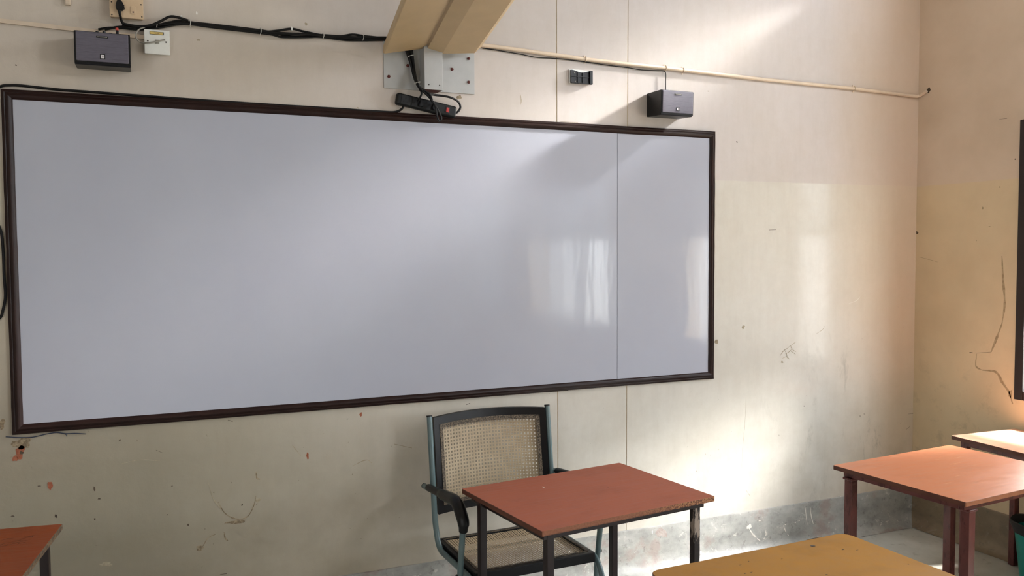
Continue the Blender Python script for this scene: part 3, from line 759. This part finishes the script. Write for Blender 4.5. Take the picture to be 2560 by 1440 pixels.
# upright steel channel, open underneath
x0, x1, z0, z1 = 1.675, 1.762, 2.446, 2.640
for lo, hi in (((x0, -.082, z0), (x1, -.078, z1)), ((x0, -.080, z0), (x0 + .004, -.006, z1)), ((x1 - .004, -.080, z0), (x1, -.006, z1))):
    box(bm, lo, hi, .0015)
box(bm, (x0 + .003, -.079, z0 + .0030), (x1 - .003, -.006, z0 + .006))
for v in bm.verts: v.co -= o0
br = finish('bracket', bm, 'whitem', pm)
for x in (x0 + .020, x1 - .016):
    bm = bmesh.new(); disc(bm, (x - o0.x, -.082, z0 + .022 - o0.z), (0, -1, 0), .0032, .0008); finish('screw_hole', bm, 'screw', br)
bm = bmesh.new(); box(bm, (x0 + .0035 - o0.x, -.0785, z0 + .0005 - o0.z), (x1 - .0035 - o0.x, -.0065, z0 + .0028 - o0.z)); finish('underside', bm, 'rust', br)
D = -Vector(((2.3032, 10.8694)[0] - C_LOC[0], (2.3032, 10.8694)[1] - C_LOC[1], -C_LOC[2])).normalized()
D = D / abs(D.y)
L = 1.25
def along(pts): return [tuple(Vector(p) - o0) for p in pts]
def arm_sec(xz, y, up_to):                      # closed section from a lower outline
    xs = [p for p in xz]
    return [(x, y, z) for x, z in xs] + [(xs[-1][0], y, xs[-1][1] + up_to), (xs[0][0], y, xs[0][1] + up_to)]
bm = bmesh.new()
prism(bm, along(arm_sec([(1.6925, 2.6288), (1.7651, 2.6152), (1.9219, 2.6303), (1.9561, 2.6627)], -.07, .075)), D * L)
finish('arm_channel', bm, 'cream', pm, smooth=False)
bm = bmesh.new()
prism(bm, along(arm_sec([(1.4983, 2.5968), (1.6875, 2.6363)], -.05, .006)), D * L)
prism(bm, along(arm_sec([(1.4929, 2.5999), (1.5002, 2.5969)], -.05, .030)), D * L)
finish('side_flange', bm, 'cream', pm, smooth=False)

# cables that drop from the arm to the power strip
cd = thing('cable_drop', 'thick bundle of black cables dropping from the arm to the power strip', 'cable bundle', ((1.6596, 2.5006)[0], 0, (1.6596, 2.5006)[1]))
o0 = Vector(cd.location)
def P3(w, y): return [(x, -y, z) for x, z in w]
for pts, r in (
    (P3([(1.5954, 2.6487), (1.61, 2.6086), (1.6283, 2.5561), (1.6391, 2.5117)], .03) + P3([(1.6372, 2.4612), (1.6614, 2.4379), (1.6915, 2.4256)], .09) + P3([(1.7391, 2.4281), (1.7778, 2.427), (1.8168, 2.4203)], .05) + P3([(1.8568, 2.4083), (1.8666, 2.3847), (1.8565, 2.3655), (1.8425, 2.3555)], .026), .0050),
    (P3([(1.6017, 2.6484), (1.6162, 2.5993), (1.6307, 2.5465), (1.6417, 2.5076)], .034) + P3([(1.6416, 2.4573), (1.6676, 2.4305), (1.6938, 2.4071), (1.7201, 2.3728), (1.7427, 2.3344), (1.7483, 2.3166), (1.7386, 2.3052), (1.7292, 2.3228), (1.7238, 2.3586), (1.7182, 2.3763)], .094) + P3([(1.7274, 2.3938)], .055), .0050),
    (P3([(1.6116, 2.651), (1.6262, 2.6018), (1.6388, 2.5486)], .026) + P3([(1.6325, 2.4827), (1.6454, 2.4604), (1.6658, 2.4385), (1.6865, 2.4238)], .088) + P3([(1.7103, 2.4109), (1.714, 2.4002)], .055), .0050),
    (P3([(1.6188, 2.6486), (1.6295, 2.5992), (1.6366, 2.5548)], .04) + P3([(1.6331, 2.4756), (1.6515, 2.4483), (1.6739, 2.4338), (1.6908, 2.4242), (1.702, 2.4034)], .098) + P3([(1.7162, 2.3959)], .06), .0048),
    (P3([(1.6257, 2.6488), (1.6327, 2.599), (1.6396, 2.542)], .042) + P3([(1.6373, 2.4684), (1.6483, 2.4442), (1.6575, 2.4269), (1.6517, 2.4086)], .09) + P3([(1.6492, 2.3961)], .055), .0046)):
    bm = bmesh.new(); sweep(bm, [q - o0 for q in smooth_path(pts, 7)], r, 8)
    finish('cable', bm, 'rubber', cd)
for (x, z), yy in (((1.6257, 2.6001), .034), ((1.6373, 2.4702), .088)):
    bm = bmesh.new()
    ring = [Vector((x + .013 * math.cos(2 * PI * k / 16), -yy + .017 * math.sin(2 * PI * k / 16), z + .004 * math.cos(2 * PI * k / 16))) - o0 for k in range(17)]
    sweep(bm, ring, .0016, 6); finish('cable_tie', bm, 'tie', cd)

# power strip leaning on the board frame
pa, pb = (1.5579, 2.4067), (1.8446, 2.3583)
ang = math.atan2(pb[1] - pa[1], pb[0] - pa[0]); Ls = math.hypot(pb[0] - pa[0], pb[1] - pa[1])
ps = thing('power_strip', 'black tilted power strip with red switch lying on top of board frame', 'power strip', ((pa[0] + pb[0]) / 2, -.0012, (pa[1] + pb[1]) / 2))
ps.rotation_euler = (0, -ang, 0)
bm = bmesh.new()
box(bm, (-Ls / 2, -.034, -.027), (Ls / 2, 0, .027), .010, seg=4)
finish('strip_body', bm, 'strip', ps)
for k in range(3):
    xx = -Ls / 2 + .042 + k * .052
    bm = bmesh.new(); box(bm, (xx - .022, -.0355, -.021), (xx + .022, -.0335, .021), .001); so = finish('socket_face', bm, 'black', ps)
    bm = bmesh.new()
    disc(bm, (xx, -.0355, .010), (0, -1, 0), .0042, .0006); disc(bm, (xx - .010, -.0355, -.008), (0, -1, 0), .0032, .0006); disc(bm, (xx + .010, -.0355, -.008), (0, -1, 0), .0032, .0006)
    finish('pin_holes', bm, 'blackm', so)
bm = bmesh.new(); box(bm, (Ls / 2 - .058, -.0365, -.014), (Ls / 2 - .034, -.0335, .014), .001); sf = finish('switch_frame', bm, 'black', ps)
bm = bmesh.new(); box(bm, (Ls / 2 - .053, -.039, -.011), (Ls / 2 - .039, -.0355, .011), .001); finish('rocker_switch', bm, 'red', sf)['label'] = 'red rocker switch'
for xx, h in ((-.03, .018), (.035, .02)):
    bm = bmesh.new(); prism(bm, [(xx - .013, -.0345, -.014), (xx + .013, -.0345, -.014), (xx + .009, -.0345, h * .5), (xx, -.0345, h), (xx - .009, -.0345, h * .5)], (0, -.018, 0))
    bmesh.ops.bevel(bm, geom=list(bm.edges), offset=.003, segments=2, affect='EDGES'); finish('inserted_plug', bm, 'black', ps)

# cord from the strip along the board's top edge and round its left side
ec = [(1.5934, 2.3795), (1.5818, 2.3588), (1.5533, 2.3463), (1.488, 2.3443), (1.3961, 2.3443), (1.306, 2.3461), (1.0454, 2.3462), (0.7194, 2.3479), (0.4895, 2.3511), (0.314, 2.3538), (0.2148, 2.355), (0.1317, 2.3587), (0.0705, 2.3621), (0.0301, 2.3608), (-0.0035, 2.3524), (-0.0577, 2.3078), (-0.1009, 2.1767), (-0.1055, 2.0251), (-0.0632, 1.9041), (-0.0194, 1.8123), (-0.0109, 1.735), (-0.0101, 1.6265), (-0.0083, 1.5487), (-0.0179, 1.4945), (-0.0296, 1.4637), (-0.0705, 1.4343)]
bm = bmesh.new()
sweep(bm, smooth_path([(x, -.0265 if i < 2 else (-.0105 if i < 5 else -.0065), z) for i, (x, z) in enumerate(ec)], 6), .0052, 8)
tag(finish('extension_cord', bm, 'rubber'), 'single black cord trailing along the top edge of board to its left side', 'cable')

# ------------------------------------------------------------------ conduit to the right
cp = thing('conduit_pipe', 'cream painted conduit pipe sloping along the wall toward the corner', 'pipe', ((3.1099, 2.6561)[0], 0, (3.1099, 2.6561)[1]))
o0 = Vector(cp.location)
cw = [(1.9612, 2.6858), (2.1012, 2.683), (2.3799, 2.6722), (2.5364, 2.6655), (2.7681, 2.6601), (3.0101, 2.6587), (3.1351, 2.6559), (3.6369, 2.6464), (4.3072, 2.642), (4.8137, 2.6286)]
bm = bmesh.new()
pth = [Vector((x, -.0105, z)) for x, z in cw] 
pth.append(Vector((XR - .012, -.016, cw[-1][1] + .004)))
e = (-0.0686, 2.6525)
pth.append(Vector((XR - .0105, e[0], e[1]))); 
sweep(bm, [p - o0 for p in fillet(pth, .02, 4)], .0096, 14); finish('pipe', bm, 'pvc', cp)
for x, z in ((2.5386, 2.6656), (3.0125, 2.6589), (3.1225, 2.655), (4.3133, 2.6424)):
    bm = bmesh.new()
    arc = [Vector((x, -.0105 - .0112 * math.cos(t), z + .0112 * math.sin(t))) - o0 for t in (-1.6 + 3.2 * k / 10 for k in range(11))]
    sweep(bm, arc, .0026, 8)
    for s in (-1, 1): box(bm, (x - .004 - o0.x, -.0028, z + s * .016 - .005 - o0.z), (x + .004 - o0.x, -.0008, z + s * .016 + .005 - o0.z), .0006)
    finish('pipe_clip', bm, 'pvc', cp)
wr = [(1.9876, 2.6731), (2.0596, 2.6699), (2.1853, 2.6616), (2.2709, 2.6534), (2.3799, 2.6565), (2.5137, 2.6537), (2.6742, 2.6466), (2.7918, 2.6438), (2.8637, 2.6392), (2.9609, 2.6425), (3.0027, 2.6437), (3.0126, 2.632), (3.0128, 2.5885), (3.013, 2.5387)]
bm = bmesh.new(); sweep(bm, smooth_path([(x, -.006 if i < 11 else -.012, z) for i, (x, z) in enumerate(wr)], 6), .0021, 8)
tag(finish('speaker_wire', bm, 'rubber'), 'thin dark wire under the conduit dropping to right speaker', 'wire')

# black plastic holder on the wall
a, b = (2.449, 2.6107), (2.5729, 2.5409)
bt = thing('plastic_holder', 'small black ribbed plastic holder with white back on upper wall', 'holder', (a[0], 0, b[1]))
wB, hB = b[0] - a[0], a[1] - b[1]
bm = bmesh.new(); box(bm, (0, -.010, .002), (wB - .004, -.0008, hB), .0015); finish('back_plate', bm, 'white', bt)['label'] = 'white back plate'
bm = bmesh.new()
tp = lambda u: hB - .004 - .010 * math.sin(PI * min(1, max(0, (u / wB - .12) / .8))) ** 1.5
n_ = 14
lo = [(wB * (.04 + .96 * k / n_), 0) for k in range(n_ + 1)]
prism(bm, [(x, -.010, 0) for x, _ in lo] + [(x, -.010, tp(x)) for x, _ in reversed(lo)], (0, -.006, 0))
for x in (wB * .34, wB * .56): box(bm, (x - .0016, -.021, .002), (x + .0016, -.015, tp(x) - .002))
box(bm, (wB * .06, -.020, hB * .46), (wB * .86, -.015, hB * .46 + .003))
box(bm, (wB * .87, -.026, 0), (wB, -.012, tp(wB) ), .0015)
box(bm, (wB * .05, -.021, 0), (wB, -.014, .004), .001)
finish('tray', bm, 'black', bt)
for x, z in ((wB * .20, hB - .018), (wB * .24, .010)):
    bm = bmesh.new(); disc(bm, (x, -.016, z), (0, -1, 0), .0026, .0016); finish('screw', bm, 'grey', bt)

# frayed wire ends under the board's lower left corner
fwp = [(-0.0229, 0.9992), (0.0178, 0.9938), (0.0659, 0.9893), (0.1078, 0.995), (0.15, 0.9991), (0.1853, 0.9926), (0.221, 0.991), (0.2569, 0.9844)]
bm = bmesh.new(); sweep(bm, smooth_path([(x, -.006 - .004 * math.sin(i * 1.3), z) for i, (x, z) in enumerate(fwp)], 5), .0019, 6)
f2 = [(0.1754, 0.9952), (0.1866, 0.9877), (0.1878, 0.9811)]
sweep(bm, smooth_path([(x, -.006, z) for x, z in f2], 4), .0016, 6)
tag(finish('loose_wire', bm, 'blue'), 'loose dark blue wire end under the lower left corner of board', 'wire')

# ------------------------------------------------------------------ cane armchair
CX, TB = 1.967, .0128
ch = thing('cane_armchair', 'armchair with cane back and seat on blue-grey tube frame', 'chair', (CX, -.385, 0), math.radians(1.5))
def cp_(x, y, z): return (x, y + .385, z)
hw = .300
for s in (-1, 1):
    x = s * hw
    # back post, seat rail and front leg in one bent tube
    bm = bmesh.new()
    sweep(bm, fillet([cp_(x, -.140, .962), cp_(x, -.203, .49), cp_(x * .98, -.235, .380), cp_(x * .975, -.610, .380), cp_(x * .975, -.668, .32), cp_(x * .975, -.70, .0128), cp_(x * .97, -.48, .0128)], .07, 8), TB, 14)
    sd = finish('side_frame', bm, 'tube', ch)
    bm = bmesh.new(); sweep(bm, [cp_(x, -.1395, .960), cp_(x, -.1385, .967)], TB * 1.06, 14); finish('post_cap', bm, 'black', sd)
    # arm tube running past the post, over and down
    xa = s * (hw + .0265)
    bm = bmesh.new()
    sweep(bm, fillet([cp_(xa, -.135, .645), cp_(xa, -.548, .684), cp_(xa, -.615, .62), cp_(xa, -.560, .30), cp_(xa, -.555, .0128), cp_(x * .97, -.48, .0128)], .065, 8), TB * .97, 14)
    at = finish('arm_tube', bm, 'tube', ch)
    bm = bmesh.new(); sweep(bm, [cp_(xa, -.1335, .6448), cp_(xa, -.1375, .6454)], TB * 1.02, 14); finish('tube_plug', bm, 'black', at)
    bm = bmesh.new()
    sweep(bm, fillet([cp_(xa, -.195, .653), cp_(xa, -.40, .672), cp_(xa, -.550, .687), cp_(xa, -.620, .62), cp_(xa, -.613, .580)], .06, 8), .0225, 16,
          rad=lambda t: (.72 + 2.2 * t if t < .12 else (1.0 + .12 * math.sin(PI * t) if t < .93 else 1.0 - 3.0 * (t - .93) )))
    finish('armrest_pad', bm, 'black', ch)['label'] = 'glossy black armrest pad'
    bm = bmesh.new(); disc(bm, cp_(xa + s * .011, -.574, .385), (s, 0, 0), .008, .007, 8); finish('bolt', bm, 'screw', ch)
# curved cane back in a black frame
def bk(u, v, off=0.0):
    """point on the curved back: u across -1..1, v up 0..1"""
    z = .528 + v * (.428 + .010 * (1 - u * u))
    y = -.1975 + (z - .528) / .43 * .057 + .048 * (1 - u * u)
    return Vector(cp_(u * .284, y - off, z))
def strip_grid(bm, us, vs, d0, d1, slot=0, uvl=None):
    g = [[(bm.verts.new(bk(u, v, d0)), bm.verts.new(bk(u, v, d1))) for v in vs] for u in us]
    for i in range(len(us) - 1):
        for j in range(len(vs) - 1):
            for k in (0, 1):
                f = bm.faces.new((g[i][j][k], g[i + 1][j][k], g[i + 1][j + 1][k], g[i][j + 1][k])); f.material_index = slot
    for i in range(len(us) - 1):
        for j in (0, len(vs) - 1):
            f = bm.faces.new((g[i][j][0], g[i + 1][j][0], g[i + 1][j][1], g[i][j][1])); f.material_index = slot
    for j in range(len(vs) - 1):
        for i in (0, len(us) - 1):
            f = bm.faces.new((g[i][j][0], g[i][j + 1][0], g[i][j + 1][1], g[i][j][1])); f.material_index = slot
def lin(a, b, n): return [a + (b - a) * k / n for k in range(n + 1)]
ui, v0, v1 = .885, .085, .915
bm = bmesh.new()
strip_grid(bm, lin(-1, 1, 32), lin(v1, 1, 2), -.011, .011); strip_grid(bm, lin(-1, 1, 32), lin(0, v0, 2), -.011, .011)
strip_grid(bm, lin(-1, -ui, 2), lin(v0, v1, 12), -.011, .011); strip_grid(bm, lin(ui, 1, 2), lin(v0, v1, 12), -.011, .011)
bfm = finish('back_frame', bm, 'ply', ch)
bm = bmesh.new(); uvl = bm.loops.layers.uv.new('UVMap')
us, vs = lin(-ui, ui, 28), lin(v0, v1, 24)
g = [[bm.verts.new(bk(u, v, -.001)) for v in vs] for u in us]
for i in range(len(us) - 1):
    for j in range(len(vs) - 1):
        f = bm.faces.new((g[i][j], g[i + 1][j], g[i + 1][j + 1], g[i][j + 1]))
        for lp, (a, b) in zip(f.loops, ((i, j), (i + 1, j), (i + 1, j + 1), (i, j + 1))):
            lp[uvl].uv = (us[a] * .284 + 1.0, vs[b] * .43)
finish('back_cane', bm, 'cane', ch)['label'] = 'woven cane back panel'
bm = bmesh.new()
k1 = .035
strip_grid(bm, lin(-ui, ui, 32), lin(v1 - .040, v1 + .004, 1), .011, .0135); strip_grid(bm, lin(-ui, ui, 32), lin(v0 - .004, v0 + .035, 1), .011, .0135)
strip_grid(bm, lin(-ui - .008, -ui + .05, 1), lin(v0, v1, 12), .011, .0135); strip_grid(bm, lin(ui - .05, ui + .008, 1), lin(v0, v1, 12), .011, .0135)
finish('cane_border', bm, 'caneb', bfm)
# seat
bm = bmesh.new()
sx, yb, yf, zt, zb = .280, -.165, -.632, .405, .362
def seatbox(x0, x1, y0, y1): box(bm, cp_(x0, y0, zb), cp_(x1, y1, zt), .005)
seatbox(-sx, sx, yf, yf + .032); seatbox(-sx, sx, yb - .030, yb); seatbox(-sx, -sx + .030, yf + .028, yb - .026); seatbox(sx - .030, sx, yf + .028, yb - .026)
sfm = finish('seat_frame', bm, 'ply', ch)
bm = bmesh.new(); uvl = bm.loops.layers.uv.new('UVMap')
us, vs = lin(-sx + .026, sx - .026, 16), lin(yf + .028, yb - .026, 16)
def sag(u, v): return zt - .004 - .014 * math.cos(u / sx * 1.5) * math.cos((v - (yf + yb) / 2) / (yb - yf) * 3.0)
g = [[bm.verts.new(cp_(u, v, sag(u, v))) for v in vs] for u in us]
for i in range(16):
    for j in range(16):
        f = bm.faces.new((g[i][j], g[i + 1][j], g[i + 1][j + 1], g[i][j + 1]))
        for lp, (a, b) in zip(f.loops, ((i, j), (i + 1, j), (i + 1, j + 1), (i, j + 1))): lp[uvl].uv = (us[a] + 1, vs[b] + 2)
finish('seat_cane', bm, 'cane_s', ch)['label'] = 'woven cane seat panel'
bm = bmesh.new()
for x0, x1, y0, y1 in ((-sx + .022, sx - .022, yf + .022, yf + .030), (-sx + .022, sx - .022, yb - .030, yb - .020), (-sx + .020, -sx + .030, yf + .024, yb - .024), (sx - .030, sx - .020, yf + .024, yb - .024)):
    box(bm, cp_(x0, y0, zt), cp_(x1, y1, zt + .002))
finish('cane_border', bm, 'caneb', sfm)
for y in (-.30, -.56):
    bm = bmesh.new(); sweep(bm, [cp_(-hw * .97, y, .372), cp_(hw * .97, y, .372)], .0065, 10); finish('cross_tube', bm, 'tube', ch)

# ------------------------------------------------------------------ desks
DZ = .7294
def make_desk(o, ang, w, d, label, top, edges, leg_mats, group='laminate topped classroom desks', th=.019, leg=.030, inset=(.036, .030), z=DZ, round_r=.008, centres=None, gusset=False, marks=None):
    """o = left back corner of the top; local x along its width, y toward the wall"""
    t = thing('school_desk', label, 'desk', (o[0], o[1], 0), ang, group)
    bm = bmesh.new()
    # top: rounded outline, faces: 0 top, 1.. edge bands (left, right, front, back)
    pts, side = [], []
    cor = [(0, 0), (0, -d), (w, -d), (w, 0)]
    dirs = [((1, 0), (0, -1)), ((0, 1), (1, 0)), ((-1, 0), (0, 1)), ((0, -1), (-1, 0))]
    for (cx, cy), (d1, d2) in zip(cor, dirs):
        for k in range(7):
            tt = k / 6
            p = (Vector(d1) * (1 - tt) ** 2 + Vector(d2) * tt ** 2) * round_r
            pts.append((cx + p.x, cy + p.y))
    n = len(pts)
    ed = .0012
    def inw(p): return (p[0] + (ed if p[0] < w / 2 else -ed), p[1] + (-ed if p[1] > -d / 2 else ed))
    A = [bm.verts.new((*inw(p), z)) for p in pts]; B = [bm.verts.new((*p, z - ed)) for p in pts]
    Cc = [bm.verts.new((*p, z - th)) for p in pts]
    bm.faces.new(A).material_index = 0
    bm.faces.new(list(reversed(Cc))).material_index = 5
    for i in range(n):
        j = (i + 1) % n
        mx, my = (pts[i][0] + pts[j][0]) / 2, (pts[i][1] + pts[j][1]) / 2
        dist = {1: mx, 2: w - mx, 3: my + d, 4: -my}
        s = min(dist, key=dist.get)
        bm.faces.new((A[i], A[j], B[j], B[i])).material_index = s
        bm.faces.new((B[i], B[j], Cc[j], Cc[i])).material_index = s
    put = lambda u, v: (u, v, z + .0005)
    if marks: marks(bm, put)
    finish('tabletop', bm, [top] + list(edges) + ['edge_b', 'dark', 'white_drip'], t)
    ix, iy = inset
    zt_ = z - th - .0003
    bm = bmesh.new()
    ap = .028
    for lo, hi in (((ix, -iy - .025, zt_ - ap), (w - ix, -iy, zt_)), ((ix, -d + iy, zt_ - ap), (w - ix, -d + iy + .025, zt_)), ((ix, -d + iy + .025, zt_ - ap), (ix + .025, -iy - .025, zt_)), ((w - ix - .025, -d + iy + .025, zt_ - ap), (w - ix, -iy - .025, zt_))):
        box(bm, lo, hi, .002)
    finish('apron', bm, leg_mats[0], t)
    hl = leg / 2
    cen = centres or ((ix + hl, -iy - hl), (ix + hl, -d + iy + hl), (w - ix - hl, -d + iy + hl), (w - ix - hl, -iy - hl))
    for (cx, cy), m in zip(cen, (leg_mats * 4)[:4] if len(leg_mats) < 4 else leg_mats):
        bm = bmesh.new()
        x0_, x1_, y0_, y1_ = cx - hl, cx + hl, cy - hl, cy + hl
        box(bm, (x0_, y0_, .0), (x1_, y1_, (zt_ - .0004) if centres and not gusset else (zt_ - ap - .0002)), .003)
        if gusset:
            box(bm, (x0_ - .006, y0_ - .006, zt_ - ap - .012), (x1_ + .006, y1_ + .006, zt_ - ap - .0002), .004)
        lg = finish('leg', bm, m, t)
    return t
def m1(bm, put):
    blob(bm, (.30, -.16), .006, .02, 3, 7, put); blob(bm, (.53, -.30), .008, .004, 4, 6, put); blob(bm, (.08, -.08), .006, .004, 5, 6, put)
make_desk((1.6736, -.5306), math.radians(6.79), .818, .625, 'red-brown laminate desk in front of the cane armchair', 'top_r',
          ['edge_b', 'edge_b', 'edge_c', 'edge_b'], ['steel_d', 'steel_d', 'steel_w', 'steel_d'], marks=m1, inset=(.028, .034), centres=((.023, -.136), (.058, -.577), (.757, -.574), (.717, -.087)))
make_desk((3.3435, -.8764), math.radians(4.19), .823, .646, 'red-brown desk with red oxide legs near the right corner, beside the teal bin', 'top_s',
          ['edge_b', 'edge_b', 'edge_o', 'edge_b'], ['steel_r'], leg=.040, gusset=True, centres=((.050, -.060), (.088, -.597), (.770, -.597), (.745, -.060)))
make_desk((4.3527, -.6677), math.radians(-3.3), .46, 1.22, 'narrow brown desk under the right window, cut by the right edge, shining white', 'top_w',
          ['edge_b'] * 4, ['steel_r'], leg=.034)
def my(bm, put):
    rnd = random.Random(8)
    ca, sa = math.cos(math.radians(1.67)), math.sin(math.radians(1.67))
    def loc_(p): return ((p[0] - 1.8849) * ca + (p[1] + 1.6161) * sa, -(p[0] - 1.8849) * sa + (p[1] + 1.6161) * ca)
    blob(bm, loc_((2.5066, -1.6511)), .016, .016, 3, 6, put, jag=.2)
    for _ in range(26):
        blob(bm, (rnd.uniform(.2, .8), rnd.uniform(-.55, -.05)), rnd.uniform(.003, .016), rnd.uniform(.002, .006), rnd.randint(0, 999), 6, put)
    stroke(bm, [loc_(p) for p in [(2.5286, -1.5973), (2.5647, -1.5962), (2.5999, -1.5944)]], .006, 6, put)
make_desk((1.8849, -1.6161), math.radians(1.67), .818, .625, 'ochre yellow desk with dark chips, nearest to the viewer at the bottom', 'top_y',
          ['edge_b'] * 4, ['steel_d'], round_r=.045, marks=my)
def ml(bm, put):
    rnd = random.Random(4)
    for k in range(9):
        c = (0.0597, -0.491)
        ca, sa = math.cos(math.radians(-7.77)), math.sin(math.radians(-7.77))
        dx, dy = c[0] + .6166, c[1] + .2422
        u, v = dx * ca + dy * sa, -dx * sa + dy * ca
        ox, oy = rnd.uniform(-.05, .02), rnd.uniform(-.06, .06)
        stroke(bm, [(u + ox, v + oy), (u + ox + rnd.uniform(.005, .03), v + oy + rnd.uniform(-.004, .03)), (u + ox + rnd.uniform(.02, .05), v + oy + rnd.uniform(.0, .04))], .0022, 6, put, seed=k)
make_desk((-.6166, -.2422), math.radians(-7.77), .818, .625, 'orange-brown desk with bare chipboard edge and dark scribble, at left edge', 'top_o',
          ['edge_g'] * 4, ['steel_d'], marks=ml)

# ------------------------------------------------------------------ bin
bn = thing('waste_bin', 'teal plastic waste bin with black rim behind the right desk', 'bin', (4.69, -.935, 0))
bm = bmesh.new()
lathe(bm, [(.0, .002), (.088, .002), (.092, .008), (.121, .262), (.1185, .262), (.089, .012), (.0, .010)], 44); bmesh.ops.remove_doubles(bm, verts=bm.verts, dist=1e-6)
finish('bin_body', bm, 'teal', bn)
bm = bmesh.new()
lathe(bm, [(.1225, .240), (.125, .250), (.139, .286), (.142, .298), (.137, .303), (.130, .299), (.119, .262), (.1192, .240), (.1225, .240)], 44)
for v in bm.verts: v.co.z += .003 * math.sin(5 * math.atan2(v.co.y, v.co.x))
finish('rim', bm, 'binrim', bn)

# ------------------------------------------------------------------ light
world = bpy.data.worlds.new('sky'); scene.world = world; world.use_nodes = True
wt = world.node_tree; bg = wt.nodes['Background']
tc = wt.nodes.new('ShaderNodeTexCoord'); sep = wt.nodes.new('ShaderNodeSeparateXYZ'); mr = wt.nodes.new('ShaderNodeMapRange'); mx = wt.nodes.new('ShaderNodeMix'); mx.data_type = 'RGBA'
wt.links.new(tc.outputs['Generated'], sep.inputs[0]); wt.links.new(sep.outputs[2], mr.inputs[0])
mr.inputs[1].default_value = -.15; mr.inputs[2].default_value = .12
wt.links.new(mr.outputs[0], mx.inputs[0])
mx.inputs[6].default_value = (.62, .60, .52, 1); mx.inputs[7].default_value = (.88, .96, 1.05, 1)
wt.links.new(mx.outputs[2], bg.inputs[0]); bg.inputs[1].default_value = 21.0
def area(name, loc, direction, sx, sy, power, col=(1, 1, 1), spread=180, portal=False):
    l = bpy.data.lights.new(name, 'AREA'); l.shape = 'RECTANGLE'; l.size = sx; l.size_y = sy; l.energy = power; l.color = col
    l.spread = math.radians(spread)
    if portal: l.cycles.is_portal = True
    o = bpy.data.objects.new(name, l); COL.objects.link(o); o.location = loc
    o.rotation_euler = Vector(direction).to_track_quat('-Z', 'Z').to_euler()
    return o
for k, (a, b, c, d) in enumerate(WIN + VENT):
    area('window_portal', (XR + WT - .01, (a + b) / 2, (c + d) / 2), (-1, 0, 0), abs(a - b), d - c, 1, portal=True)
def spot(name, loc, target, power, size, blend, radius, col=(1, 1, 1)):
    l = bpy.data.lights.new(name, 'SPOT'); l.energy = power; l.spot_size = math.radians(size); l.spot_blend = blend; l.shadow_soft_size = radius; l.color = col
    o = bpy.data.objects.new(name, l); COL.objects.link(o); o.location = loc
    o.rotation_euler = (Vector(target) - Vector(loc)).to_track_quat('-Z', 'Y').to_euler()
    return o
for k, (a, b, c, d) in enumerate(VENT):
    area('ventilator_fill', (XR - .03, (a + b) / 2, (c + d) / 2), (-1, .15, -.45), abs(a - b) - .1, d - c - .1, (31, 46, 44)[k], (.92, .98, 1.08))  # added fill lamps at the ventilators, brightening the room beyond the sky
# daylight through the open leaf of the near window, falling to the foot of the back wall
area('open_leaf_daylight', (XR - .02, -.90, 1.30), (-1.82, .90, -1.16), .30, .50, 6.5, (1, .99, .98), 34)
# added fill lamp at the closed left wall, behind the viewer
area('far_side_fill', (X0 + .05, -4.6, 1.9), (1, .12, -.05), 2.6, 1.6, 68, (.96, .985, 1.04))
sl = bpy.data.lights.new('sun', 'SUN'); sl.energy = 42.0; sl.angle = math.radians(7); sl.color = (1, .97, .92)
so = bpy.data.objects.new('sun', sl); COL.objects.link(so); so.location = (9, -1.5, 9)
so.rotation_euler = Vector((-.36, .06, -1)).to_track_quat('-Z', 'Y').to_euler()
# slivers of sun past the ventilator shutters, raking along the back wall
area('sun_sliver', (XR - .08, -.45, 3.52), (-2.56, .45, -1.32), .12, .20, 1.9, (1, .99, .98), 22)
area('sun_sliver', (XR - .08, -.50, 3.50), (-3.2, .50, -1.62), .16, .20, 1.3, (1, .985, .96), 13)
area('sun_sliver', (XR - .08, -.20, 3.50), (-1.16, .20, -.58), .03, .03, .06, (1, .99, .98), 8)
scene.view_settings.view_transform = 'Standard'
scene.view_settings.look = 'None'
scene.view_settings.exposure = .13
scene.cycles.use_denoising = True
scene.cycles.use_adaptive_sampling = True
scene.cycles.adaptive_threshold = .08
scene.cycles.adaptive_min_samples = 16
scene.cycles.max_bounces = 6
scene.cycles.diffuse_bounces = 4
scene.cycles.glossy_bounces = 3
scene.cycles.sample_clamp_indirect = 8
